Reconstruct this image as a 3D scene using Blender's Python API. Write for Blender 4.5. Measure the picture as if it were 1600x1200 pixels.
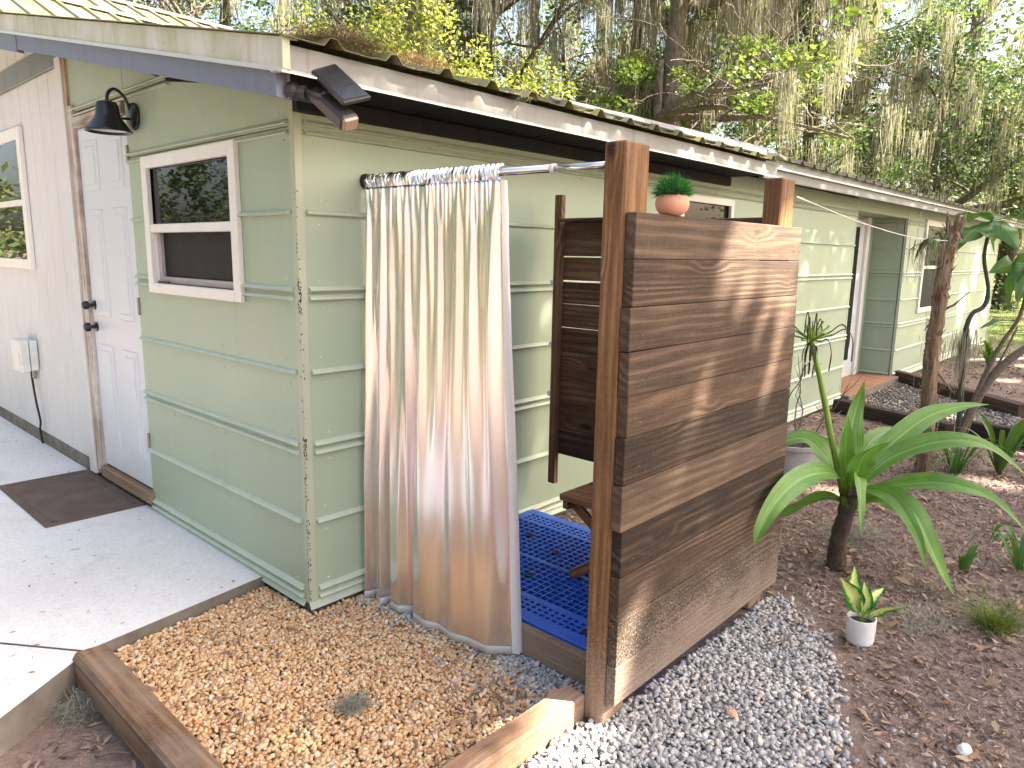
import bpy, bmesh, math, random
import numpy as np
from mathutils import Vector, Matrix
R = math.radians
for o in list(bpy.data.objects): bpy.data.objects.remove(o)
S = bpy.context.scene
COL = S.collection

# ------------------------------------------------------------------ camera
def cam_matrix(yaw, pitch, roll, pos):
    f = Vector((math.cos(yaw)*math.cos(pitch), math.sin(yaw)*math.cos(pitch), -math.sin(pitch)))
    r = Vector((math.sin(yaw), -math.cos(yaw), 0)); u = r.cross(f)
    c, s = math.cos(roll), math.sin(roll)
    r2 = c*r + s*u; u2 = -s*r + c*u
    m = Matrix.Identity(4)
    for i in range(3):
        m[i][0], m[i][1], m[i][2], m[i][3] = r2[i], u2[i], -f[i], pos[i]
    return m
CAM = Vector((-1.6345, -2.6930, 1.5119))
cd = bpy.data.cameras.new('camera'); cam = bpy.data.objects.new('camera', cd); COL.objects.link(cam)
cd.sensor_width = 36; cd.lens = 25.372; cd.clip_start = .05; cd.clip_end = 600
cam.matrix_world = cam_matrix(R(42.409), R(10.213), R(.951), CAM)
S.camera = cam
# ------------------------------------------------------------------ sky, sun, exposure
SUN = Vector((.42, -.60, .68)).normalized()
W = bpy.data.worlds.new('World'); S.world = W; W.use_nodes = True
wn = W.node_tree.nodes; sky = wn.new('ShaderNodeTexSky'); sky.sky_type = 'NISHITA'; sky.sun_disc = False
sky.sun_elevation = math.asin(SUN.z); sky.sun_rotation = math.atan2(SUN.x, SUN.y)
sky.air_density = 1.0; sky.dust_density = 5.5; sky.ozone_density = 1.0
wn['Background'].inputs['Strength'].default_value = .08
W.node_tree.links.new(sky.outputs[0], wn['Background'].inputs['Color'])
sl = bpy.data.lights.new('sun', 'SUN'); sl.energy = 5.0; sl.angle = R(.3); sl.color = (1, .94, .84)
so = bpy.data.objects.new('sun', sl); COL.objects.link(so)
so.rotation_euler = SUN.to_track_quat('Z', 'Y').to_euler(); so.location = (6, -6, 12)
S.view_settings.view_transform = 'Standard'; S.view_settings.look = 'None'
S.view_settings.exposure = 2.84; S.view_settings.gamma = 1
S.view_settings.use_white_balance = True; S.view_settings.white_balance_temperature = 7000; S.view_settings.white_balance_tint = 12   # set for open shade, as the photograph
S.render.resolution_x = 1024; S.render.resolution_y = 768

# ------------------------------------------------------------------ node helpers
class NM:
    def __init__(s, name):
        s.m = bpy.data.materials.new(name); s.m.use_nodes = True
        s.t = s.m.node_tree; s.n = s.t.nodes; s.p = s.n['Principled BSDF']
    def new(s, typ, ins=None, **props):
        nd = s.n.new('ShaderNode'+typ)
        for k, v in props.items(): setattr(nd, k, v)
        for k, v in (ins or {}).items(): s.set(nd, k, v)
        return nd
    def set(s, nd, k, v):
        i = nd.inputs[k]
        if isinstance(v, bpy.types.NodeSocket): s.t.links.new(v, i)
        elif isinstance(v, bpy.types.Node): s.t.links.new(v.outputs[0], i)
        else: i.default_value = v
    def math(s, op, a, b=0.0, c=None):
        n = s.new('Math', operation=op); s.set(n, 0, a); s.set(n, 1, b)
        if c is not None: s.set(n, 2, c)
        return n.outputs[0]
    def vmath(s, op, a, b):
        n = s.new('VectorMath', operation=op); s.set(n, 0, a); s.set(n, 1, b); return n.outputs[0]
    def coord(s, kind='Object'): return s.new('TexCoord').outputs[kind]
    def pos(s): return s.new('NewGeometry').outputs['Position']
    def rnd(s): return s.new('ObjectInfo').outputs['Random']
    def noise(s, vec, scale, detail=3, rough=.55, dist=0):
        return s.new('TexNoise', {'Vector': vec, 'Scale': scale, 'Detail': detail, 'Roughness': rough, 'Distortion': dist}).outputs['Fac']
    def ramp(s, fac, *stops):
        n = s.new('ValToRGB', {'Fac': fac}); e = n.color_ramp.elements
        while len(e) < len(stops): e.new(.5)
        for el, (p, c) in zip(e, stops): el.position = p; el.color = (*c, 1) if len(c) == 3 else c
        return n.outputs[0]
    def maprange(s, v, a, b, c=0.0, d=1.0, smooth=False):
        n = s.new('MapRange', {'Value': v, 'From Min': a, 'From Max': b, 'To Min': c, 'To Max': d})
        if smooth: n.interpolation_type = 'SMOOTHSTEP'
        return n.outputs[0]
    def mix(s, fac, a, b, mode='MIX'):
        n = s.new('MixRGB', blend_type=mode)
        s.set(n, 0, fac)
        for i, c in ((1, a), (2, b)): s.set(n, i, (*c, 1) if isinstance(c, tuple) and len(c) == 3 else c)
        return n.outputs[0]
    def sep(s, v): return s.new('SeparateXYZ', {0: v}).outputs
    def out(s, color=None, rough=None, metal=None, bump=None, bstr=.3, bdist=.01, **kw):
        P = s.p
        if color is not None: s.set(P, 'Base Color', (*color, 1) if isinstance(color, tuple) and len(color) == 3 else color)
        if rough is not None: s.set(P, 'Roughness', rough)
        if metal is not None: s.set(P, 'Metallic', metal)
        if bump is not None:
            b = s.new('Bump', {'Height': bump, 'Strength': bstr, 'Distance': bdist}); s.set(P, 'Normal', b.outputs[0])
        for k, v in kw.items(): s.set(P, k.replace('_', ' '), v)
        return s.m

def painted(name, col, rough=.45, var=.08, dirt=(.25, .24, .18), dirtamt=.25, streak=True, bstr=.15):
    n = NM(name); p = n.pos()
    a = n.noise(p, 1.3, 4); b = n.noise(n.vmath('MULTIPLY', p, (9, 9, 1.2)), 1.5, 4)
    f = n.noise(p, 45, 3)
    c = n.mix(n.maprange(a, .3, .7), tuple(x*(1-var) for x in col), tuple(min(1, x*(1+var)) for x in col))
    d = n.math('MULTIPLY', n.maprange(b, .52, .80), dirtamt) if streak else n.math('MULTIPLY', n.maprange(f, .55, .8), dirtamt)
    c = n.mix(d, c, dirt)
    sp = n.new('TexVoronoi', {'Vector': p, 'Scale': 38.0}).outputs['Distance']
    c = n.mix(n.math('MULTIPLY', n.maprange(sp, .05, .02), n.math('MULTIPLY', n.maprange(a, .45, .65), .5)), c, dirt)
    return n.out(c, n.maprange(a, .3, .7, rough-.06, rough+.1), bump=n.math('ADD', n.math('MULTIPLY', a, .8), n.math('MULTIPLY', f, .12)), bstr=bstr, bdist=.02)

def wood(name, dark, mid, light, rough=.72, splash=False, ring=70., weather=None, gloss=None):
    n = NM(name); tc = n.coord(); r = n.rnd()
    off = n.new('CombineXYZ', {0: n.math('MULTIPLY', r, 37.), 1: n.math('MULTIPLY', r, 13.), 2: n.math('MULTIPLY', r, 7.)}).outputs[0]
    v = n.vmath('ADD', tc, off)
    low = n.noise(n.vmath('MULTIPLY', v, (1.1, 8, 8)), 1.0, 2, .45)
    vk = n.vmath('MULTIPLY', v, (1.7, 5.2, 3.0))
    vk2 = n.vmath('ADD', vk, n.vmath('MULTIPLY', n.new('TexNoise', {'Vector': v, 'Scale': 4.0}).outputs['Color'], (.25, .25, .25)))
    kd = n.new('TexVoronoi', {'Vector': vk2, 'Scale': 1.0}).outputs['Distance']
    kn = n.maprange(kd, .02, .34, 1., 0., True)
    ys = n.sep(v)
    ph = n.math('ADD', n.math('MULTIPLY', n.math('ADD', ys[1], n.math('MULTIPLY', ys[2], .6)), n.maprange(n.math('FRACT', n.math('MULTIPLY', r, 3.7)), 0, 1, ring*1.6, ring*4.2)), n.math('ADD', n.math('MULTIPLY', low, 15.), n.math('MULTIPLY', kn, 11.)))
    wv = n.math('MULTIPLY_ADD', n.math('SINE', ph), .5, .5)
    wv = n.math('POWER', wv, 1.6)
    fine = n.noise(n.vmath('MULTIPLY', v, (4, 120, 120)), 1.0, 4, .65)
    sawn = n.noise(n.vmath('MULTIPLY', v, (140, 16, 16)), 1.0, 2, .5)
    blot = n.noise(n.vmath('MULTIPLY', v, (2.5, 6, 6)), 1.3, 4, .6)
    fl2 = n.noise(n.vmath('MULTIPLY', v, (60, 75, 75)), 1.0, 3, .7)
    wv = n.math('MULTIPLY', wv, n.maprange(n.noise(n.vmath('MULTIPLY', v, (1.2, 6, 6)), 1.7, 2), .40, .62, .05, 1.))
    fn3 = n.noise(n.vmath('MULTIPLY', v, (9, 300, 300)), 1.0, 3, .75); spk = n.noise(n.vmath('MULTIPLY', v, (150, 260, 260)), 1.0, 2, .7)
    f = n.math('ADD', n.math('MULTIPLY', wv, .24), n.math('ADD', n.math('MULTIPLY', fine, .34), n.math('ADD', n.math('MULTIPLY', blot, .30), n.math('ADD', n.math('MULTIPLY', fl2, .14), n.math('ADD', n.math('MULTIPLY', fn3, .30), n.math('MULTIPLY', spk, .16))))))
    f = n.math('ADD', f, -.06)
    f = n.math('ADD', f, n.maprange(r, 0, 1, -.22, .05))
    c = n.ramp(f, (.30, dark), (.52, mid), (.78, light))
    c = n.mix(n.math('MULTIPLY', n.maprange(n.math('FRACT', n.math('MULTIPLY', r, 7.3)), 0., 1., 0., .55), .8), c, n.mix(1., c, (1.10, .91, .79), 'MULTIPLY'))
    c = n.mix(n.maprange(kd, .11, .05), c, tuple(x*.6 for x in dark))
    if weather:
        wf = n.noise(n.vmath('MULTIPLY', n.pos(), (3, 3, 4)), 1.0, 5, .7)
        c = n.mix(n.math('MULTIPLY', n.maprange(wf, .42, .72), .75), c, weather)
    if splash:
        z = n.sep(n.pos())[2]
        sp = n.noise(n.pos(), 170, 2, .6); sp2 = n.noise(n.pos(), 7, 3)
        h = n.maprange(n.math('ADD', z, n.math('MULTIPLY', sp2, -.35)), -.32, .32, 1, 0)
        k = n.maprange(n.math('ADD', sp, n.math('MULTIPLY', h, .42)), .68, .80)
        c = n.mix(n.math('MULTIPLY', k, .62), c, (.30, .24, .205))
    bp = n.math('ADD', n.math('MULTIPLY', wv, .5), n.math('ADD', fine, n.math('MULTIPLY', sawn, .5)))
    return n.out(c, n.maprange(blot, .3, .7, rough-.1, rough+.12), bump=bp, bstr=.6, bdist=.004, Specular_IOR_Level=gloss if gloss is not None else .3)

def simple(name, col, rough=.5, metal=0., var=.12, scale=12., bstr=.1, bdist=.004, **kw):
    n = NM(name); a = n.noise(n.coord(), scale, 4)
    c = n.mix(n.maprange(a, .25, .75), tuple(x*(1-var) for x in col), tuple(min(1, x*(1+var)) for x in col))
    return n.out(c, n.maprange(a, .2, .8, max(.02, rough-.07), min(1, rough+.07)), metal, bump=a, bstr=bstr, bdist=bdist, **kw)

def tinted(name, stops, rough=.75, fscale=60., bstr=.25, translucent=0., spec=.3, fvar=.3):
    """colour picked per piece from its 'tint' attribute"""
    n = NM(name); a = n.new('Attribute', attribute_name='tint').outputs['Fac']
    f = n.noise(n.pos(), fscale, 3)
    c = n.ramp(a, *stops)
    c = n.mix(n.maprange(f, .3, .7, 0, fvar), c, n.mix(1.0, c, (.55, .52, .5), 'MULTIPLY'))
    m = n.out(c, rough, bump=f, bstr=bstr, bdist=.003, Specular_IOR_Level=spec)
    if translucent:
        tr = n.new('BsdfTranslucent'); n.set(tr, 'Color', n.mix(1.0, c, (1., 1., .55), 'MULTIPLY'))
        mx = n.new('MixShader', {0: translucent, 1: n.p.outputs[0], 2: tr.outputs[0]})
        n.t.links.new(mx.outputs[0], n.n['Material Output'].inputs['Surface'])
    return m

def straight_leaf(name, c1, c2, translucent=.3, rough=.38, vein=90.):
    """strap leaf: parallel veins along the blade, driven by the mesh UV"""
    n = NM(name); uv = n.new('UVMap', uv_map='UVMap').outputs[0]; s = n.sep(uv)
    st = n.noise(n.new('CombineXYZ', {0: n.math('MULTIPLY', s[0], 26.), 1: n.math('MULTIPLY', s[1], 1.2), 2: n.rnd()}).outputs[0], 1.0, 2)
    bl = n.noise(n.pos(), 9, 3)
    c = n.mix(n.maprange(st, .3, .7), c1, c2)
    c = n.mix(n.maprange(bl, .35, .7, 0, .45), c, tuple(x*.6 for x in c1))
    mid = n.maprange(n.math('ABSOLUTE', n.math('SUBTRACT', s[0], .5)), .0, .05, 1, 0)
    c = n.mix(n.math('MULTIPLY', mid, .55), c, tuple(min(1, x*1.7) for x in c2))
    m = n.out(c, rough, bump=st, bstr=.5, bdist=.004, Specular_IOR_Level=.45)
    tr = n.new('BsdfTranslucent'); n.set(tr, 'Color', n.mix(1., c, (1., 1., .5), 'MULTIPLY'))
    mx = n.new('MixShader', {0: translucent, 1: n.p.outputs[0], 2: tr.outputs[0]})
    n.t.links.new(mx.outputs[0], n.n['Material Output'].inputs['Surface'])
    return m

M = {}
M['green'] = painted('sage_paint', (.362, .438, .322), .42, .05, (.24, .24, .16), .12)
M['greentrim'] = painted('sage_trim_paint', (.47, .52, .41), .36, .05, (.20, .19, .13), .22, bstr=.2)
M['chipped'] = painted('chipped_trim_paint', (.43, .46, .35), .4, .06, (.05, .045, .035), .0, bstr=.3)
M['white'] = painted('white_paint', (.78, .755, .70), .45, .04, (.45, .40, .33), .35)
M['siding'] = None
M['doorwhite'] = painted('door_paint', (.62, .645, .685), .35, .03, (.5, .48, .44), .15)
M['vinyl'] = painted('vinyl_white', (.80, .765, .715), .35, .03, (.5, .45, .38), .2)
M['screen_frame'] = simple('screen_frame', (.42, .37, .36), .5)
M['blueboard'] = painted('slate_blue_paint', (.165, .178, .245), .5, .1, (.10, .10, .11), .5)
M['black'] = painted('black_paint', (.016, .016, .018), .6, .2, (.06, .055, .05), .25)
M['black'].node_tree.nodes['Principled BSDF'].inputs['Specular IOR Level'].default_value = .2
M['greyboard'] = painted('grey_paint', (.20, .205, .20), .5, .12, (.10, .11, .08), .5)
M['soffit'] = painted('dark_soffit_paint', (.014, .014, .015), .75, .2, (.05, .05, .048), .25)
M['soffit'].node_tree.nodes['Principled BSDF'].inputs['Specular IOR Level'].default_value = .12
n = NM('mossy_white_metal'); p = n.pos()
a = n.noise(n.vmath('MULTIPLY', p, (5, 5, 2)), 1., 5, .65); b = n.noise(p, 22, 4, .7); st = n.noise(n.vmath('MULTIPLY', p, (20, 20, 3)), 1., 4)
c = n.mix(n.maprange(a, .35, .7), (.62, .61, .55), (.40, .40, .24)); c = n.mix(n.math('MULTIPLY', n.maprange(st, .55, .75), .6), c, (.28, .22, .17)); c = n.mix(n.maprange(b, .66, .76, 0, .8), c, (.09, .075, .06))
M['trim'] = n.out(c, .5, 0., bump=b, bstr=.2, bdist=.004)
n = NM('white_metal'); b = n.noise(n.pos(), 12, 4, .7)
M['drip'] = n.out(n.mix(n.maprange(b, .55, .8, 0, .5), (.62, .62, .60), (.36, .34, .28)), .3, .25)
n = NM('weathered_fascia'); p = n.pos(); a = n.noise(n.vmath('MULTIPLY', p, (4, 4, 2)), 1., 5, .65); st = n.noise(n.vmath('MULTIPLY', p, (26, 26, 3)), 1., 4)
c = n.mix(n.maprange(a, .35, .7), (.27, .272, .268), (.21, .21, .19)); c = n.mix(n.math('MULTIPLY', n.maprange(st, .56, .75), .7), c, (.16, .12, .09))
M['fasciametal'] = n.out(c, .5, .0)
n = NM('mossy_roof'); p = n.pos(); a = n.noise(n.vmath('MULTIPLY', p, (3.5, 1.2, 1)), 1.6, 5, .65); b = n.noise(p, 30, 4, .7)
c = n.mix(n.maprange(a, .32, .62), (.19, .185, .15), (.165, .155, .04)); c = n.mix(n.maprange(b, .58, .72, 0, .7), c, (.13, .10, .05))
M['roof'] = n.out(c, .55, .1, bump=b, bstr=.4, bdist=.006)
n = NM('galvanised'); b = n.noise(n.pos(), 16, 4, .7)
M['galv'] = n.out(n.mix(n.maprange(b, .35, .75), (.25, .235, .215), (.16, .14, .12)), .42, .35, bump=b, bstr=.1)
M['fence'] = wood('fence_wood', (.019, .0122, .0085), (.068, .0445, .0305), (.158, .108, .074), .8, True)
M['post'] = wood('post_wood', (.052, .022, .009), (.185, .088, .036), (.34, .19, .085), .6, True, 95.)
M['inner'] = wood('inner_wood', (.026, .014, .008), (.095, .050, .028), (.20, .12, .065), .75)
M['bench'] = wood('bench_wood', (.06, .030, .015), (.17, .088, .045), (.29, .17, .10), .7)
M['timber'] = wood('timber_wood', (.085, .045, .025), (.25, .15, .088), (.38, .26, .17), .8, False, 60., (.27, .21, .17))
M['darktimber'] = wood('dark_timber_wood', (.018, .012, .010), (.05, .033, .026), (.11, .08, .065), .8)
M['rawwood'] = wood('raw_wood', (.10, .06, .04), (.36, .24, .16), (.58, .48, .38), .8, False, 60., (.55, .50, .45))
M['jambwood'] = wood('jamb_wood', (.16, .11, .08), (.50, .43, .37), (.70, .66, .62), .7, False, 60., (.72, .69, .66))
n = NM('painted_ply'); p = n.pos(); gr = n.noise(n.vmath('MULTIPLY', p, (40, 40, 2.2)), 2.2, 4, .6); gr2 = n.noise(n.vmath('MULTIPLY', p, (70, 45, 60)), 1., 2); a = n.noise(p, 1.1, 4)
z = n.sep(p)[2]
c = n.mix(n.maprange(gr, .35, .75, 0, .5), (.70, .69, .685), (.54, .525, .515)); c = n.mix(n.math('MULTIPLY', n.maprange(a, .5, .75), .35), c, (.55, .50, .46))
M['siding'] = n.out(c, .6, bump=n.math('ADD', gr, n.math('MULTIPLY', gr2, .6)), bstr=.5, bdist=.005)
n = NM('concrete'); p = n.pos(); a = n.noise(p, 1.5, 5, .6); b = n.noise(p, 60, 4, .7); br = n.noise(n.vmath('MULTIPLY', p, (60, 4, 1)), 1., 3); sp = n.new('TexVoronoi', {'Vector': p, 'Scale': 26.}).outputs['Distance']; ms = n.noise(p, 3.2, 5, .7)
c = n.mix(n.maprange(a, .3, .7), (.74, .70, .68), (.82, .81, .805)); c = n.mix(n.maprange(b, .4, .75, 0, .35), c, (.36, .33, .30)); c = n.mix(n.math('MULTIPLY', n.maprange(ms, .55, .75), .4), c, (.33, .31, .22)); c = n.mix(n.maprange(sp, .10, .05, 0, .55), c, (.20, .17, .13))
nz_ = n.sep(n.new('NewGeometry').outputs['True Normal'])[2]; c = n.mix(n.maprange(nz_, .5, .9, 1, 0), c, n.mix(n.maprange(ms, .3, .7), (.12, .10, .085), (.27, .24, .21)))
M['concrete'] = n.out(c, .8, bump=n.math('ADD', n.math('MULTIPLY', b, .5), n.math('MULTIPLY', br, .4)), bstr=.35, bdist=.004)
n = NM('stained_concrete'); p = n.pos(); a = n.noise(p, 9, 5, .7)
M['foundation'] = n.out(n.mix(n.maprange(a, .3, .7), (.10, .085, .07), (.26, .225, .19)), .9, bump=a, bstr=.5, bdist=.01)
def shiny(name, col, rough, spec=.5, metal=0.):
    n = NM(name); a = n.noise(n.pos(), 5, 3); return n.out(col, n.maprange(a, .3, .7, rough*.7, rough*1.4), metal, Specular_IOR_Level=spec)
M['glass'] = shiny('window_glass', (.005, .006, .006), .015, .35)
n = NM('insect_screen'); M['screen'] = n.out((.030, .026, .025), .10, Specular_IOR_Level=.35)
M['lampblack'] = simple('lamp_black', (.018, .017, .017), .35, 0., .3)
M['lampinside'] = simple('lamp_inside', (.70, .69, .67), .4)
M['plastic'] = simple('dark_plastic', (.030, .028, .027), .45, 0., .3)
M['solar'] = shiny('solar_cell', (.035, .036, .042), .18, .5)
M['lens'] = shiny('lamp_lens', (.32, .24, .17), .2, .6)
M['chrome'] = simple('chrome', (.72, .72, .73), .16, 1., .05)
M['rubber'] = simple('rubber', (.012, .012, .012), .6)
M['wplastic'] = simple('white_plastic', (.72, .71, .68), .4)
M['hinge'] = simple('hinge_metal', (.30, .29, .26), .4, .8)
n = NM('blue_plastic'); p = n.coord(); a = n.noise(p, 9, 4); b = n.noise(p, 70, 4, .7)
M['blue'] = n.out(n.mix(n.maprange(b, .56, .8, 0, .35), n.mix(n.maprange(a, .3, .7), (.012, .085, .46), (.020, .115, .55)), (.20, .21, .26)), n.maprange(a, .3, .7, .28, .5))
M['terracotta'] = simple('terracotta', (.70, .34, .22), .6, 0., .08)
M['ceramic'] = simple('white_ceramic', (.74, .73, .71), .35, 0., .04)
M['greypot'] = simple('grey_plastic', (.34, .34, .35), .5, 0., .15)
M['soil'] = simple('potting_soil', (.028, .020, .015), .95, 0., .5, 60, .8, .01)
M['lining'] = simple('curtain_lining', (.72, .68, .67), .7, 0., .04)
M['bark'] = None
n = NM('holographic_fabric'); uv = n.new('UVMap', uv_map='UVMap').outputs[0]; s = n.sep(uv)
def hv(a, b, c_): return n.noise(n.new('CombineXYZ', {0: n.math('MULTIPLY', s[0], a), 1: n.math('MULTIPLY', s[1], b), 2: c_}).outputs[0], 1., 1)
h1, h2, h3 = hv(17., 1.6, .3), hv(24., 2.2, 4.3), hv(13., 1.4, 9.1)
c = n.mix(n.maprange(h1, .42, .62), (.88, .875, .89), (.84, .825, .80))
c = n.mix(n.maprange(h2, .50, .64, 0, .6), c, (.92, .73, .82)); c = n.mix(n.maprange(h3, .52, .68, 0, .45), c, (.89, .77, .71))
M['curtain'] = n.out(c, .27, 1.0)
n = NM('doormat'); p = n.coord(); wvx = n.math('SINE', n.math('MULTIPLY', n.sep(p)[0], 900.)); wvy = n.math('SINE', n.math('MULTIPLY', n.sep(p)[1], 700.)); a = n.noise(p, 6, 4)
hh = n.math('MULTIPLY', wvx, wvy)
c = n.mix(n.maprange(a, .3, .7), (.15, .105, .08), (.24, .175, .14)); c = n.mix(n.maprange(hh, -.6, .6, .45, 0), c, (.05, .032, .025))
M['mat'] = n.out(c, .9, bump=hh, bstr=.6, bdist=.004)
n = NM('brick'); p = n.pos(); a = n.noise(p, 14, 4, .7); r = n.rnd()
M['brick'] = n.out(n.mix(n.maprange(a, .3, .7), n.ramp(r, (0, (.28, .115, .06)), (1, (.42, .19, .10))), (.30, .17, .11)), .85, bump=a, bstr=.4, bdist=.006)
M['tan'] = tinted('tan_pebbles', ((0, (.36, .19, .095)), (.3, (.60, .355, .175)), (.6, (.71, .475, .27)), (.85, (.77, .58, .385)), (1, (.80, .71, .58))), .6, 120., .2)
M['grey'] = tinted('grey_stones', ((0, (.23, .23, .235)), (.3, (.35, .345, .345)), (.6, (.45, .44, .435)), (.80, (.55, .525, .505)), (.93, (.64, .53, .45)), (1, (.44, .28, .17))), .7, 140., .3)
M['brownstone'] = tinted('brown_grey_stones', ((0, (.10, .085, .075)), (.4, (.22, .195, .175)), (.8, (.36, .32, .29)), (1, (.50, .45, .40))), .8, 90., .3)
M['chips'] = tinted('mulch_chips', ((0, (.080, .050, .037)), (.35, (.205, .138, .107)), (.7, (.36, .265, .215)), (.93, (.50, .40, .33)), (1, (.64, .57, .50))), .85, 80., .4)
M['litter'] = tinted('dry_leaves', ((0, (.16, .085, .045)), (.5, (.34, .22, .14)), (.85, (.46, .34, .23)), (1, (.50, .22, .06))), .6, 50., .3, .15)
M['oak'] = tinted('oak_leaf', ((0, (.032, .062, .028)), (.5, (.085, .145, .062)), (.85, (.165, .235, .10)), (1, (.27, .33, .14))), .5, 4., .1, .45)
M['broad'] = tinted('broad_leaf', ((0, (.05, .085, .022)), (.5, (.11, .17, .045)), (1, (.22, .29, .075))), .42, 4., .1, .45)
M['yellow'] = tinted('yellow_leaf', ((0, (.10, .14, .035)), (.5, (.22, .26, .065)), (1, (.38, .40, .12))), .5, 4., .1, .5)
M['wood_far'] = tinted('far_leaf', ((0, (.05, .082, .04)), (.5, (.12, .175, .08)), (.85, (.21, .275, .13)), (1, (.33, .385, .20))), .6, 2., .1, .45)
M['moss'] = tinted('spanish_moss', ((0, (.18, .178, .148)), (.5, (.34, .335, .285)), (1, (.52, .51, .45))), .9, 30., .1, .35)
M['dryfibre'] = tinted('dry_fibre', ((0, (.13, .085, .045)), (.5, (.29, .22, .13)), (1, (.46, .38, .25))), .9, 60., .1)
M['grassblade'] = tinted('grass_blade', ((0, (.05, .10, .015)), (.5, (.12, .21, .03)), (1, (.27, .32, .07))), .6, 10., .1, .35)
M['fauxgrass'] = tinted('faux_grass', ((0, (.012, .10, .022)), (.5, (.03, .22, .045)), (1, (.10, .40, .09))), .45, 30., .1, .2)
n = NM('bark'); p = n.coord(); v = n.new('TexVoronoi', {'Vector': n.vmath('MULTIPLY', p, (14, 14, 3)), 'Scale': 1.}).outputs['Distance']; a = n.noise(p, 6, 5, .7)
c = n.mix(n.maprange(a, .3, .7), (.065, .050, .038), (.17, .145, .115)); c = n.mix(n.maprange(v, .5, .1, 0, .6), c, (.035, .027, .022))
M['bark'] = n.out(c, .95, bump=n.math('ADD', v, a), bstr=.8, bdist=.05)
n = NM('peeling_bark'); p = n.coord(); v = n.noise(n.vmath('MULTIPLY', p, (30, 30, 4)), 1., 5, .75); a = n.noise(p, 5, 4)
c = n.ramp(v, (.25, (.045, .026, .018)), (.5, (.20, .125, .075)), (.75, (.42, .33, .24))); c = n.mix(n.maprange(a, .5, .7, 0, .6), c, (.34, .17, .075))
M['snag'] = n.out(c, .9, bump=v, bstr=1., bdist=.02)
M['stalkbark'] = simple('plant_stem', (.065, .042, .028), .85, 0., .5, 40, .9, .01)
M['greenstem'] = simple('green_stem', (.19, .30, .045), .4, 0., .15, 14)
M['darkstem'] = simple('dark_stem', (.035, .04, .03), .6, 0., .4, 30)
M['twig'] = simple('twig', (.13, .095, .07), .85, 0., .4, 40)
M['crinum'] = straight_leaf('crinum_leaf', (.10, .24, .035), (.19, .37, .075))
M['darkleaf'] = straight_leaf('dark_leaf', (.06, .155, .03), (.12, .25, .055), .3)
n = NM('variegated_leaf'); s = n.sep(n.new('UVMap', uv_map='UVMap').outputs[0])
d = n.math('ABSOLUTE', n.math('SUBTRACT', s[0], .5)); nz = n.noise(n.pos(), 60, 3)
f = n.math('ADD', d, n.math('MULTIPLY', n.math('SUBTRACT', nz, .5), .38))
c = n.ramp(f, (.12, (.62, .66, .22)), (.26, (.42, .56, .12)), (.36, (.06, .25, .04)), (.46, (.02, .13, .03)))
M['varieg'] = n.out(c, .35)
M['deadleaf'] = simple('dead_petal', (.050, .040, .022), .8, 0., .4, 30)
n = NM('ground_soil'); p = n.pos(); a = n.noise(p, .5, 4); b = n.noise(p, 26, 5, .75); bb = n.noise(p, 130, 3, .7); xy = n.sep(p)
c = n.mix(n.maprange(b, .3, .7), (.19, .125, .10), (.36, .265, .22)); c = n.mix(n.maprange(bb, .55, .75, 0, .5), c, (.32, .25, .20))
g = n.mix(n.noise(p, 5, 5, .7), (.055, .095, .018), (.17, .20, .05)); g = n.mix(n.maprange(a, .5, .7), g, (.16, .13, .07))
far = n.maprange(n.math('ADD', xy[0], n.math('MULTIPLY', n.math('SUBTRACT', b, .5), 3.)), 14.5, 16.5)
c = n.mix(far, c, g)
M['ground'] = n.out(c, .95, bump=n.math('ADD', b, bb), bstr=.9, bdist=.02)
n = NM('bare_dirt'); p = n.pos(); b = n.noise(p, 20, 5, .75); bb = n.noise(p, 110, 3, .7)
M['dirt'] = n.out(n.mix(n.maprange(bb, .5, .8, 0, .4), n.mix(n.maprange(b, .3, .7), (.14, .088, .075), (.30, .21, .185)), (.36, .29, .25)), .95, bump=n.math('ADD', b, bb), bstr=.8, bdist=.012)

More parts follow.
